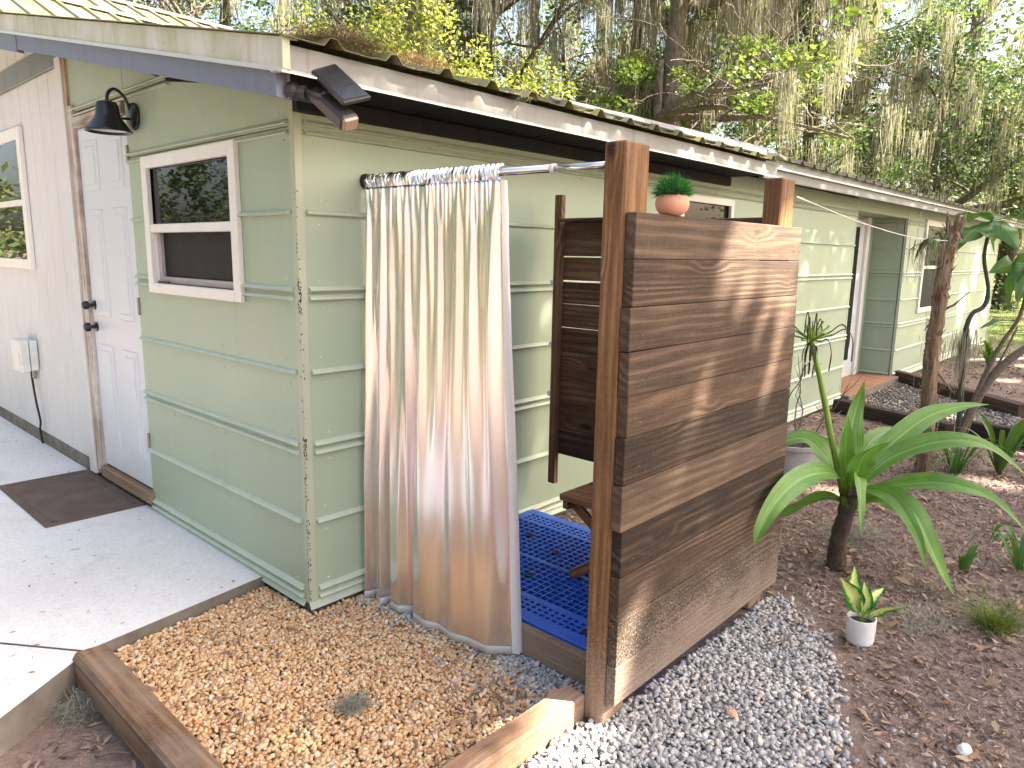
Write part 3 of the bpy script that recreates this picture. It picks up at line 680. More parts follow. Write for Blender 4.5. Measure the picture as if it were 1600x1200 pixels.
rb = sweep_y('rake_board', [(-.286, -.105), (-.286, -.004), (-.248, -.004), (-.248, -.105)], 2.53, 4.6, 2.112+.2165*2.89, 2.112+.2165*4.96, 'blueboard')
sweep_y('rake_soffit', [(-.247, -.012), (-.247, -.004), (.0, -.004), (.0, -.012)], -.30, 4.6, 2.118, 2.118+.2165*4.9, 'greyboard')
# eave corner return: metal patch over the corner and a solid black box for the shade in the recess
bbox('corner_patch', (-.286, -.395, 2.150), (.030, .08, .104), 'trim', house, .002)
box('recess_shade_box', -.240, -.020, -.365, -.270, 2.040, 2.114, 'black', house, .002)
box('corner_box_edge', -.2465, -.236, -.372, -.345, 2.020, 2.112, 'greyboard', house, .002)
# eave of the near section
G().extr([(-.404, 2.108), (-.404, 2.185), (-.400, 2.185), (-.396, 2.112)], 'x', -.285, E1).build('fascia', 'fasciametal', house)
G().extr([(-.398, 2.104), (-.432, 2.088), (-.432, 2.093), (-.400, 2.110)], 'x', -.285, E1).build('drip_edge', 'drip', house)
sb = [-.25, .55, 1.35, 1.95, 2.42, 2.82, 3.18, 3.45, E1]
for a, b in zip(sb[:-1], sb[1:]): box('soffit_board', a+.004, b-.004, -.394, -.03, 2.118, 2.132, 'soffit', house, .002)
box('frieze_board', -.02, .98, -.055, -.016, 2.052, 2.116, 'black', house)
box('frieze_board', .985, E1, -.05, -.016, 2.054, 2.116, 'black', house)
# eave of the far section, rising a little along its length
def slab_x(name, y0, y1, z0, z1, x0, x1, rise, mat):
    v = []
    for x, dz in ((x0, 0), (x1, rise)): v += [(x, y0, z0+dz), (x, y1, z0+dz), (x, y1, z1+dz), (x, y0, z1+dz)]
    return G().add(v, [(0, 1, 2, 3), (7, 6, 5, 4), (0, 4, 5, 1), (1, 5, 6, 2), (2, 6, 7, 3), (3, 7, 4, 0)]).build(name, mat, house)
slab_x('fascia', -.306, -.300, 2.192, 2.250, E1+.01, L3+.4, .05, 'fasciametal')
slab_x('drip_edge', -.328, -.307, 2.178, 2.191, E1+.01, L3+.4, .05, 'drip')
slab_x('subfascia', -.299, -.262, 2.105, 2.235, E1+.01, L3+.4, .05, 'greyboard')
slab_x('soffit_board', -.262, -.017, 2.180, 2.196, E1+.01, L3+.4, .05, 'soffit')
# folded flashing lying along the eave
G().add([(1.1, -.425, 2.228), (E1-.25, -.425, 2.230), (E1-.05, -.34, 2.306), (1.1, -.405, 2.244), (1.1, -.415, 2.222), (E1-.25, -.415, 2.224), (E1-.05, -.33, 2.298), (1.1, -.395, 2.238)],
        [(0, 1, 2, 3), (7, 6, 5, 4), (0, 4, 5, 1), (1, 5, 6, 2), (2, 6, 7, 3), (3, 7, 4, 0)]).build('eave_flashing', 'galv', house)
bbox('flashing_patch', (E1-.02, -.40, 2.245), (.12, .10, .02), 'trim', house, .002, (R(10), R(8), 0))

# ================================================================== white annex beside the door
annex = empty('white_annex', (0, 5, 0), 'white annex wall of rough vertical grooved boards beside the panelled door', 'building')
y = 2.735; w_ = .222
bbox('corner_board', (-.018, 2.672, 1.33), (2.70, .11, .045), 'siding', annex, .004, UP)
while y < 8.4:
    z1 = 2.635
    bbox('siding_board', (-.004, y+w_/2, (z1+.055)/2), (z1-.055, w_-.007, .026), 'siding', annex, .003, UP)
    zb = min(2.745+.2165*(y-2.5)+.0, 3.3)
    if y < 5: bbox('upper_board', (-.002, y+w_/2, (2.70+zb)/2+.02), (max(.05, zb-2.70), w_-.009, .022), 'siding', annex, .003, UP)
    y += w_
box('wall_core', .012, .03, 2.7, 8.4, -.05, 2.8, 'foundation', annex, 0)
bbox('frieze_board', (-.028, 4.75, 2.705), (4.15, .145, .022), 'greyboard', annex, .004, ALONGY).rotation_euler = (R(90), 0, R(90))
box('plinth', -.018, .03, 2.735, 8.4, -.30, .052, 'foundation', annex)
window(annex, 'y', 3.61, 5.1, 1.34, 2.36, -.019, .085, 1.83, False, depth=.03, dp=.026)

# ================================================================== patio things
mat_ = empty('doormat', (-.29, 2.32, -.045), 'brown woven rubber doormat lying on the concrete before the panelled door', 'doormat')
bbox('pad', (-.29, 2.32, -.0395), (.545, 1.02, .010), 'mat', mat_, .004)
for a in ((-.29, 1.865, .44, .022), (-.29, 2.775, .44, .022), (-.51, 2.32, .022, .932), (-.07, 2.32, .022, .932)):
    bbox('border_rib', (a[0], a[1], -.0335), (a[2], a[3], .004), 'mat', mat_, .0015)
ub = empty('utility_box', (-.02, 3.9, .55), 'small white plastic utility box mounted on the white board wall', 'utility box')
bbox('back_box', (-.05, 3.90, .675), (.055, .27, .235), 'wplastic', ub, .012, seg=2)
bbox('cover', (-.112, 3.885, .672), (.062, .255, .25), 'wplastic', ub, .016, seg=3)
bbox('clasp', (-.146, 3.80, .66), (.008, .03, .09), 'wplastic', ub, .003)
bbox('conduit', (-.045, 3.83, .525), (.07, .03, .03), 'hinge', ub, .006, UP)
cb = G().tube(catmull([(-.05, 3.90, .56), (-.055, 3.86, .44), (-.060, 3.80, .30), (-.055, 3.76, .16), (-.048, 3.82, .08), (-.030, 3.86, -.04)], 5), .008, 8).build('cable', 'rubber', smooth=True)
tag(cb, 'thin black cable hanging from the white utility box to the slab', 'cable')

lamp = empty('wall_lamp', (-.02, 1.56, 2.2), 'black gooseneck barn lamp fixed above the white panelled door', 'lamp')
lx, ly = -.150, 1.565
RY = Matrix.Rotation(R(-90), 3, 'Y')
smooth_angle(G().lathe([(.068, 0), (.072, .006), (.070, .018), (.055, .026), (.02, .030)], (-.014, ly, 2.205), 28, RY).build('backplate', 'lampblack', lamp))
G().tube(catmull([(-.035, ly, 2.225), (-.060, ly, 2.295), (-.105, ly, 2.330), (-.140, ly, 2.308), (lx, ly, 2.262)], 6), .0085, 10).build('arm', 'lampblack', lamp, smooth=True)
G().tube([(-.035, ly, 2.190), (lx+.05, ly, 2.185)], .007, 8).build('stay', 'lampblack', lamp, smooth=True)
smooth_angle(G().lathe([(.012, .152), (.046, .145), (.055, .125), (.058, .085), (.066, .065), (.085, .040), (.103, .012), (.112, .004), (.114, -.004), (.108, -.006), (.100, .010)], (lx, ly, 2.113), 32, None, False).build('shade', 'lampblack', lamp), 30)
smooth_angle(G().lathe([(.1005, .009), (.083, .037), (.062, .063), (.053, .10), (.01, .12)], (lx, ly, 2.113), 32, None, False).build('reflector', 'lampinside', lamp))
smooth_angle(G().lathe([(.012, .10), (.016, .07), (.028, .04), (.026, .02), (.01, .012)], (lx, ly, 2.113), 16).build('bulb', 'lampinside', lamp))

sec = empty('solar_light', (-.25, -.36, 2.05), 'dark solar security light with tilted panel hanging off the roof corner', 'security light')
def oriented(name, c, a, b, dims, mat, parent, bevel=.003):
    a = Vector(a).normalized(); b = Vector(b); b = (b-a*b.dot(a)).normalized(); n_ = a.cross(b)
    m = Matrix((a, b, n_)).transposed()
    o = bbox(name, c, dims, mat, parent, bevel); o.rotation_euler = m.to_euler(); return o, n_
SA, SB = Vector((.13, -.89, -.67)).normalized(), Vector((1.2, -.12, .4)); PC = Vector((-.112, -.462, 2.085))
pn, nn = oriented('panel_case', PC, SA, SB, (.245, .112, .016), 'plastic', sec)
oriented('solar_cell', PC+nn*.0085, SA, SB, (.226, .096, .003), 'solar', sec, 0)
for q in (-.03, .03): oriented('cell_line', PC+nn*.0105+SA*q*1.3, SA, SB, (.0015, .094, .001), 'plastic', sec, 0)
HC = Vector((-.128, -.462, 1.998))
oriented('lamp_head', HC, SA, SB, (.20, .070, .056), 'plastic', sec, .010)
oriented('lens', HC+SA*.100, SA, SB, (.016, .060, .048), 'lens', sec, .006)
G().tube([(-.235, -.358, 2.050), (-.222, -.375, 2.048), (-.218, -.385, 2.047), (-.200, -.405, 2.044)], [.030, .030, .020, .022], 16).build('mount', 'plastic', sec)
G().tube([(-.200, -.405, 2.044), (-.165, -.435, 2.030), (-.150, -.44, 2.02)], [.014, .012, .012], 10).build('swivel_arm', 'plastic', sec, smooth=True)
G().tube([(-.165, -.432, 2.032), (-.125, -.445, 2.062)], .010, 10).build('panel_arm', 'plastic', sec, smooth=True)

# ================================================================== landscape timbers
tl = bbox('border_timber', (-.832, -.56, -.085), (1.62, .115, .125), 'timber', None, .012, ALONGY, .004, rng)
tag(tl, 'worn brown border timber running from the slab corner beside the tan pebbles', 'timber')
tr_ = bbox('border_timber', (-.045, -1.292, -.065), (.61, .095, .12), 'timber', None, .012, (0, 0, R(-1)), .004, rng)
tag(tr_, 'short split border timber butting against the shower corner post', 'timber')
t3 = bbox('border_timber', (-.575, -1.292, -.07), (.42, .095, .12), 'timber', None, .012, (0, 0, R(1)), .004, rng)
tag(t3, 'border timber closing the outer side of the tan pebble bed', 'timber')

# ================================================================== shower enclosure
sh = empty('shower_enclosure', (.9, -1.4, -.1), 'outdoor shower screen of stained brown horizontal boards on two posts', 'shower screen')
bbox('post', (.322, -1.375, .8775), (1.955, .08, .135), 'post', sh, .006, UP)
bbox('post', (1.487, -1.375, .8725), (1.945, .08, .135), 'post', sh, .006, UP)
zt = [1.645, 1.502, 1.354, 1.215, 1.071, .934, .777, .619, .455, .298, .133, -.012]
for i in range(11):
    a, b = zt[i], zt[i+1]; x0 = .262+rng.uniform(-.006, .008); x1 = 1.565+.006*i+rng.uniform(-.006, .006)
    o = bbox('board', ((x0+x1)/2, -1.4355+rng.uniform(-.0015, .0015), (a+b)/2), (x1-x0, a-b-.0022, .038), 'fence', sh, .0022, (R(90), R(rng.uniform(-.12, .12)), 0))
    for xx in (x0+.06, x1-.07):
        for q in (.3, .7): G().lathe([(.004, 0), (.004, .0015), (.001, .002)], (xx+rng.uniform(-.008, .008), -1.4545, b+(a-b)*q), 6, Matrix.Rotation(R(90), 3, 'X')).build('nail', 'hinge', o)
# return screen at the far end, hung clear of the floor
bbox('batten', (1.485, -.174, 1.023), (1.61, .048, .036), 'bench', sh, .003, UP)
zz = [1.690, 1.505, 1.372, 1.245, 1.115, .975, .825, .690, .545, .385]
for i in range(9):
    a, b = zz[i], zz[i+1]; gp = .010 if i in (1, 2) else .004
    bbox('return_board', (1.523+rng.uniform(-.002, .002), -.78+rng.uniform(-.006, .006), (a+b)/2), (1.25, a-b-gp, .030), 'inner', sh, .003, (R(90), R(rng.uniform(-.25, .25)), R(90)))
bbox('batten', (1.485, -.60, 1.03), (1.29, .09, .03), 'inner', sh, .003, UP)
bbox('shelf', (1.44, -.55, 1.690), (.62, .12, .018), 'inner', sh, .003, ALONGY)
bbox('sill', (.420, -.672, -.055), (1.31, .155, .040), 'post', sh, .004, (R(90), 0, R(90)))
for i in range(3): bbox('clip', (1.478, -.142, (.74, 1.02, 1.36)[i]), (.03, .022, .03), 'ceramic', sh, .006)

# blue pallet floor
pal = empty('plastic_pallet', (1.0, -.65, -.09), 'bright blue slotted plastic pallet used as the shower floor', 'pallet')
px0, px1, py0, py1, pz = .444, 1.462, -1.325, -.045, .030
def slatgrid(x0, x1, y0, y1, nx, ny, w):
    g = G()
    for i in range(nx+1):
        x = x0+(x1-x0)*i/nx; g.box(x-w/2, x+w/2, y0, y1, pz-.022, pz)
    for j in range(ny+1):
        y = y0+(y1-y0)*j/ny; g.box(x0, x1, y-w/2, y+w/2, pz-.0225, pz-.0006)
    return g
for (a, b, c, d, nx, ny, w) in ((px0+.062, px0+.155, py0+.05, py1-.05, 3, 34, .013), (px0+.185, px0+.48, py0+.05, py1-.05, 8, 30, .0075), (px0+.50, px1-.17, py0+.05, py1-.05, 9, 30, .0075), (px1-.15, px1-.06, py0+.05, py1-.05, 3, 34, .013)):
    slatgrid(a, b, c, d, nx, ny, w).build('deck_grid', 'blue', pal, kind='stuff')
for a in ((px0, px0+.062, py0, py1), (px1-.06, px1, py0, py1), (px0+.155, px0+.185, py0, py1), (px0+.48, px0+.50, py0, py1), (px0+.062, px1-.06, py0, py0+.05), (px0+.062, px1-.06, py1-.05, py1), (px1-.17, px1-.15, py0, py1)):
    box('deck_rail', a[0], a[1], a[2], a[3], pz-.024, pz+.0012, 'blue', pal, .003)
for (a, b) in ((px0+.1, py1-.35), (px0+.1, -1.13), (px0+.62, -.55), (px0+.33, -.62), (px0+.33, -1.0), (px0+.7, -.3)):
    smooth_angle(G().lathe([(.022, -.01), (.022, .003), (.012, .004), (.011, -.002)], (a, b, pz), 14).build('grip_plug', 'rubber', pal))
box('under_deck', px0+.01, px1-.01, py0+.01, py1-.01, -.115, -.085, 'blue', pal)
for i in range(3): box('runner', px0+.02, px1-.02, py0+.03+i*.56, py0+.13+i*.56, -.086, pz-.024, 'blue', pal)

# folding stool
st_ = empty('wooden_stool', (1.0, -1.0, .03), 'small brown wooden stool with crossed legs standing on the blue pallet', 'stool')
for i in range(3): bbox('seat_slat', (.935+i*.108, -1.0, .408), (.60, .102, .030), 'bench', st_, .004, ALONGY)
bbox('seat_rail', (1.04, -.735, .374), (.31, .03, .038), 'bench', st_, .003); bbox('seat_rail', (1.04, -1.265, .374), (.31, .03, .038), 'bench', st_, .003)
for x in (.925, 1.16):
    for s_ in (1, -1):
        a = Vector((x+.012*s_, -1.0+.245*s_, .372)); b = Vector((x+.012*s_, -1.0-.235*s_, .0325)); c = (a+b)/2; d = b-a
        bbox('leg', c, (d.length, .045, .022), 'bench', st_, .003, (R(90), math.atan2(-d.z, abs(d.y)) * (1 if d.y > 0 else -1) if False else 0, 0)).rotation_euler = Matrix((d.normalized(), d.normalized().cross(Vector((1, 0, 0))), Vector((1, 0, 0)))).transposed().to_euler()

# curtain rod and curtain
RX = .330
rod = empty('curtain_rod', (RX, -.7, 1.8), 'shiny chrome tension rod between the green wall and the shower post', 'curtain rod')
ra_, rb_ = Vector((RX, -.014, 1.813)), Vector((RX, -1.334, 1.797))
def rp(t): return ra_+(rb_-ra_)*t
G().tube([rp(.01), rp(.80)], .0135, 16).build('outer_tube', 'chrome', rod, smooth=True)
G().tube([rp(.80), rp(.985)], .0110, 16).build('inner_tube', 'chrome', rod, smooth=True)
G().tube([rp(.795), rp(.808)], .0160, 16).build('collar', 'wplastic', rod, smooth=True)
G().tube([rp(.975), rp(1.0)], [.017, .020], 16).build('end_cap', 'wplastic', rod)
G().tube([rp(.0), rp(.012)], [.033, .031], 18).build('end_cap', 'rubber', rod)
cur = empty('shower_curtain', (RX, -.45, -.08), 'shimmering silver holographic curtain gathered on the chrome rod', 'curtain')
def _alt(n, seed, w0, w1):
    """irregular alternating crests and hollows for one level of the cloth"""
    r_ = random.Random(seed); c = [(0., .3)]; p_ = 0; sg = -1
    while p_ < 1: p_ += r_.uniform(.55, 1.45)/n; c.append((p_, sg*r_.uniform(.35, 1.1))); sg = -sg
    return c
def _sp(c, s):
    i = 0
    while i < len(c)-2 and c[i+1][0] < s: i += 1
    (a, va), (b, vb) = c[i], c[i+1]; u = max(0, min(1, (s-a)/(b-a))); u = u*u*(3-2*u)
    return va+(vb-va)*u
C0, C1, C2 = _alt(62, 5, 0, 0), _alt(30, 9, 0, 0), _alt(19, 3, 0, 0)
C3 = [(0, .1), (.045, -.9), (.085, .8), (.115, -.5), (.165, -.95), (.20, .7), (.235, -.75), (.30, -.95), (.345, -.2), (.385, .95), (.425, -.85), (.52, -1.05), (.60, -.55), (.70, -.85), (.80, -.40), (.90, -.30), (1., .75)]
def curtain_pt(s, t):
    """s across 0..1, t down 0..1 below the pocket"""
    y0, y1 = -.028+.010*t, -.838-.066*t**1.6
    y = y0+(y1-y0)*s
    z = (1.785-.010*s) + (-.090+.014*s - (1.785-.010*s))*t
    w = s+.010*math.sin(4.0*t+8*s)*t
    k0 = max(0, 1-t/.10); k1 = min(1, t/.06)*max(0, 1-t/.55); k2 = min(1, t/.25)*max(0, 1-max(0, t-.45)/.5); k3 = max(0, min(1, (t-.18)/.55)); k3 = k3*k3*(3-2*k3)
    f0, f1, f2, f3 = _sp(C0, s), _sp(C1, w), _sp(C2, w+.008*math.sin(5*t)), _sp(C3, s+.014*math.sin(3*t+2)*(1-t))
    x = .0065*k0*f0+.011*k1*f1+.014*k2*f2+.042*k3*f3*(.75+.25*t)
    x += -.020*t*max(0, 1-s/.3)-.010*t+.020*t*max(0, (s-.90)/.10)
    x += .008*math.sin(24*t+8*s)*math.exp(-((s-.33)/.05)**2)*math.exp(-((t-.91)/.05)**2)
    y += .006*f3*k3*math.sin(9*s)
    return Vector((RX-.018+x, y, z))
NS, NT = 420, 90
v = []; uv = []
for j in range(NT+1):
    t = (j/NT)**1.15
    for i in range(NS+1):
        s = i/NS; v.append(curtain_pt(s, t)); uv.append((s, 1-t))
m_ = NS+1
cl = G().add(v, [(j*m_+i, j*m_+i+1, (j+1)*m_+i+1, (j+1)*m_+i) for j in range(NT) for i in range(NS)], .5, uv).build('cloth', 'curtain', cur, smooth=True)
sm = cl.modifiers.new('thickness', 'SOLIDIFY'); sm.thickness = .0012; sm.offset = 1
# rod pocket with ruffled heading
v = []; uv = []; NP = 12
for j in range(NP+1):
    a = j/NP
    for i in range(NS+1):
        s = i/NS; rr = random.Random(i//3)
        p0 = curtain_pt(s, 0); c = ra_+(rb_-ra_)*((p0.y-ra_.y)/(rb_.y-ra_.y))
        ang = -math.pi*.50+a*math.pi*1.25
        bul = .018+.006*math.sin(2*math.pi*33*s+1.5*math.sin(13*s)+2.2*a)+.003*math.sin(2*math.pi*71*s+5*a)
        if a < .5: k = a/.5; px = p0.x+(RX-bul-p0.x)*k; pz_ = p0.z+(c.z-.000-p0.z)*k
        else: k = (a-.5)/.5; px = RX-bul*math.cos(k*math.pi*.55); pz_ = c.z+(bul+.006)*math.sin(k*math.pi*.5)
        v.append((px, p0.y+.004*math.sin(2*math.pi*29*s+a*4), pz_)); uv.append((s, 1+a*.02))
pk = G().add(v, [(j*m_+i+1, j*m_+i, (j+1)*m_+i, (j+1)*m_+i+1) for j in range(NP) for i in range(NS)], .5, uv).build('rod_pocket', 'curtain', cur, smooth=True)
# pale hem and turned side edge showing the lining
v = []
for i in range(NS+1):
    p = curtain_pt(i/NS, 1.0); q = curtain_pt(i/NS, .984)
    v += [q+Vector((-.0022, 0, 0)), p+Vector((-.0026, 0, -.003)), p+Vector((.002, 0, -.003))]
G().add(v, [(3*i, 3*i+1, 3*i+4, 3*i+3) for i in range(NS)]+[(3*i+1, 3*i+2, 3*i+5, 3*i+4) for i in range(NS)]).build('hem', 'lining', cur, smooth=True)
v = []
for j in range(NT+1):
    t = (j/NT); p = curtain_pt(1.0, t); wd = .009+.013*t
    v += [p, p+Vector((.010+.01*t, -wd, -.004*t)), p+Vector((.03+.02*t, -wd*.6, -.004*t))]
G().add(v, [(3*j, 3*j+3, 3*j+4, 3*j+1) for j in range(NT)]+[(3*j+1, 3*j+4, 3*j+5, 3*j+2) for j in range(NT)]).build('side_lining', 'lining', cur, smooth=True)

# ================================================================== pots
fp = empty('grass_pot', (.505, -1.435, 1.645), 'round terracotta pot of bushy green faux grass standing on the shower screen', 'potted plant')
smooth_angle(G().lathe([(.026, 0), (.042, .006), (.052, .020), (.0555, .036), (.053, .052), (.046, .063), (.041, .062), (.036, .050)], (.505, -1.435, 1.645), 32).build('pot', 'terracotta', fp))
n_ = 2600; d = rs.normal(size=(n_, 3)); d[:, 2] = np.abs(d[:, 2])*1.0-.12; d /= np.linalg.norm(d, axis=1)[:, None]
P0 = np.array([.505, -1.435, 1.712])+d*np.array([.050, .050, .045])*rs.uniform(.35, 1., (n_, 1))
tip = P0+d*rs.uniform(.012, .034, (n_, 1))+rs.normal(0, .006, (n_, 3)); sd = np.cross(d, rs.normal(size=(n_, 3))); sd /= np.linalg.norm(sd, axis=1)[:, None]
V = np.stack([P0-sd*.0016, P0+sd*.0016, tip], 1).reshape(-1, 3)
np_mesh('foliage', V, np.arange(n_*3).reshape(-1, 3), 'fauxgrass', np.clip(rs.normal(.45, .25, n_), 0, 1), fp)
smooth_angle(G().lathe([(.02, -.012), (.040, -.006), (.044, .015), (.034, .036), (.01, .046)], (.505, -1.435, 1.710), 16).build('core', 'fauxgrass', fp))

wp = empty('white_pot_plant', (1.47, -1.885, -.095), 'small variegated plant in a white ribbed ceramic pot at the gravel edge', 'potted plant')
prof = [(.048, 0), (.053, .006)]+[(.0545+.0016*(k % 2)+.003*k/16, .012+k*.0058) for k in range(17)]+[(.058, .113), (.054, .115), (.052, .088)]
po = smooth_angle(G().lathe(prof, (1.47, -1.885, -.090), 36).build('pot', 'ceramic', wp), 60); 
smooth_angle(G().lathe([(.001, 0), (.052, -.002)], (1.47, -1.885, .002), 24).build('soil', 'soil', wp))
B0 = (1.47, -1.885, .0)
wl = [[B0, (1.462, -1.845, .109), (1.482, -1.833, .232)], [B0, (1.400, -1.860, .144), (1.336, -1.824, .227)], [B0, (1.495, -1.904, .100), (1.560, -1.935, .142)], [B0, (1.475, -1.955, .085), (1.530, -2.045, .108)], [B0, (1.44, -1.90, .12), (1.43, -1.89, .20)]]
for i, q in enumerate(wl):
    G().tube([q[0], Vector(q[0]).lerp(Vector(q[1]), .6)], [.003, .002], 6).build('stalk', 'greenstem', wp)
    strap('leaf', [Vector(q[0]).lerp(Vector(q[1]), .35)]+q[1:], (.088, .078, .058, .066, .06)[i], 'varieg', wp, .35, lambda t: math.sin(math.pi*t**.8)**.9, .05, i, 7, side=(.67, -.74, 0))

gp = empty('grey_planter', (3.75, -.62, -.1), 'wide grey plastic planter with bare twigs behind the shower screen', 'planter')
gpc = (3.72, -.66, -.11)
smooth_angle(G().lathe([(.22, 0), (.25, .02), (.29, .25), (.31, .255), (.312, .285), (.295, .285), (.285, .24), (.27, .20)], gpc, 36).build('pot', 'greypot', gp))
smooth_angle(G().lathe([(.001, .222), (.285, .215)], gpc, 28).build('soil', 'soil', gp))
for i in range(5):
    a = rng.uniform(0, 6.28); q = Vector(gpc)+Vector((.1*math.cos(a), .1*math.sin(a), .2)); pts = [q]; dr = Vector((rng.uniform(-.5, .5), rng.uniform(-.3, .3), 1.))
    for k in range(7): dr = (dr+Vector((rng.uniform(-.5, .5), rng.uniform(-.5, .5), rng.uniform(-.1, .3)))).normalized(); q = q+dr*.11; pts.append(q)
    tw = G().tube(pts, [.007*(1-k/9) for k in range(8)], 6)
    for k in (3, 5): tw.tube([pts[k], pts[k]+Vector((rng.uniform(-.12, .12), rng.uniform(-.1, .1), .10)), pts[k]+Vector((rng.uniform(-.2, .2), rng.uniform(-.15, .15), .2))], [.003, .002, .001], 5)
    tw.build('twig', 'twig', gp)

# ================================================================== big strap-leaved lily
cr = empty('crinum_lily', (2.22, -1.54, -.1), 'large lily with broad arching strap leaves and a tall spent flower stalk', 'plant')
G().tube(catmull([(2.213, -1.536, -.13), (2.212, -1.537, -.02), (2.215, -1.538, .062), (2.225, -1.550, .16), (2.238, -1.562, .241), (2.244, -1.570, .33)], 4), [.052, .050, .047, .045, .043, .044, .043, .042, .041, .040, .040, .040, .040, .040, .041, .042, .043, .043, .043, .042, .04], 14, wob=.12, rng=rng).build('stem', 'stalkbark', cr, smooth=True)
CL = [([(2.248, -1.574, .33), (2.29, -1.54, .48), (2.326, -1.511, .601), (2.391, -1.508, .745), (2.392, -1.532, .885)], .125, 1.),
 ([(2.232, -1.557, .33), (2.19, -1.54, .50), (2.164, -1.541, .616), (2.153, -1.544, .735)], .085, 1.),
 ([(2.25, -1.59, .33), (2.30, -1.62, .43), (2.459, -1.686, .563), (2.686, -1.786, .685), (2.843, -1.9, .734), (2.985, -2.01, .745)], .125, 0),
 ([(2.25, -1.585, .31), (2.29, -1.64, .42), (2.386, -1.725, .516), (2.478, -1.9, .607), (2.55, -2.053, .613), (2.633, -2.173, .532), (2.708, -2.255, .45)], .115, 0),
 ([(2.25, -1.58, .28), (2.27, -1.65, .33), (2.308, -1.788, .389), (2.322, -1.951, .434), (2.357, -2.108, .42), (2.403, -2.218, .346), (2.447, -2.311, .243)], .105, 0),
 ([(2.25, -1.58, .25), (2.25, -1.68, .30), (2.225, -1.771, .331), (2.19, -1.881, .285), (2.18, -1.974, .133), (2.201, -2.056, -.019), (2.220, -2.10, -.10)], .135, 0),
 ([(2.215, -1.54, .32), (2.203, -1.50, .40), (2.181, -1.426, .505), (2.145, -1.342, .576), (2.07, -1.261, .56), (2.03, -1.23, .53)], .13, 0),
 ([(2.21, -1.54, .31), (2.10, -1.535, .43), (1.846, -1.525, .493), (1.60, -1.52, .510), (1.38, -1.515, .465), (1.24, -1.51, .37), (1.20, -1.51, .31)], .12, 0),
 ([(2.22, -1.54, .26), (2.215, -1.45, .27), (2.187, -1.33, .19), (2.143, -1.25, .13), (2.12, -1.20, .09)], .075, 0),
 ([(2.239, -1.57, .32), (2.19, -1.60, .44), (2.165, -1.641, .55), (2.199, -1.738, .626)], .14, 1.),
 ([(2.25, -1.58, .28), (2.36, -1.62, .27), (2.49, -1.678, .222), (2.623, -1.762, .150), (2.66, -1.80, .07)], .07, 0),
 ([(2.24, -1.55, .30), (2.34, -1.46, .45), (2.47, -1.36, .50), (2.62, -1.27, .42)], .10, 0),
 ([(2.24, -1.56, .30), (2.33, -1.56, .45), (2.52, -1.58, .56), (2.76, -1.62, .55), (2.98, -1.66, .42)], .095, 0),
 ([(2.23, -1.57, .29), (2.20, -1.66, .36), (2.13, -1.80, .36), (2.05, -1.93, .24), (2.0, -2.0, .10)], .085, 0),
 ([(2.22, -1.55, .30), (2.14, -1.60, .42), (2.02, -1.66, .46), (1.88, -1.72, .38), (1.79, -1.76, .26)], .075, 0)]
for i, (pts, w, s_) in enumerate(CL):
    strap('leaf', pts, w, 'crinum', cr, .30, lambda t: (min(1, .38+t*1.7))*(1-max(0, (t-.40)/.60)**1.7) if t < .995 else .015, .09, i, 7, side=(.67, -.74, 0) if s_ else None, nx=8, tilt=0 if s_ else .75)
# old leaf sheaths round the neck
for i in range(7):
    a = i*.9; d = Vector((math.cos(a), math.sin(a), 0)); b = Vector((2.238, -1.565, .22))
    strap('leaf_base', [b+d*.038, b+d*.05+Vector((0, 0, .07)), b+d*.045+Vector((0, 0, .16))], .06, 'crinum' if i % 2 else 'stalkbark', cr, .3, lambda t: 1-.5*t, 0, i, 4)
G().tube(catmull([(2.215, -1.53, .33), (2.199, -1.51, .42), (2.157, -1.475, .585), (2.128, -1.413, .849), (2.084, -1.35, 1.105)], 5), [.017]*8+[.0155]*8+[.013]*5, 10).build('flower_stalk', 'greenstem', cr, smooth=True)
fh = empty('flower_head', (2.084, -1.35, 1.105)); fh.parent = cr; fh.location = Vector((2.084, -1.35, 1.105))-ORG[cr.name]
for i in range(22):
    a = i*2.4; e = rng.uniform(.0, 1.1); b = Vector((2.084, -1.35, 1.105)); d = Vector((math.cos(a)*math.cos(e), math.sin(a)*math.cos(e), math.sin(e)))
    L = rng.uniform(.07, .13)
    G().tube([b, b+d*L*.5, b+d*L], [.005, .0045, .006], 6).build('pedicel', 'greenstem', fh)
    if i % 2 == 0:
        e1 = b+d*L; G().tube(catmull([e1, e1+d*.06+Vector((0, 0, .012)), e1+d*.10+Vector((0, 0, -.05)), e1+d*.10+Vector((rng.uniform(-.02, .02), 0, -rng.uniform(.10, .17)))], 4), [.003]*5+[.0022]*4+[.0035]*4, 5).build('withered_petal', 'deadleaf', fh)
for i in range(5):
    a = i*1.3+.3; b = Vector((2.084, -1.35, 1.10)); d = Vector((math.cos(a), math.sin(a), 0))
    strap('bract', [b, b+d*.03+Vector((0, 0, -.04)), b+d*.035+Vector((0, 0, -.12)), b+d*.03+Vector((0, 0, -rng.uniform(.16, .22)))], .018, 'deadleaf', fh, .4, lambda t: 1-.6*t, .1, i, 4)

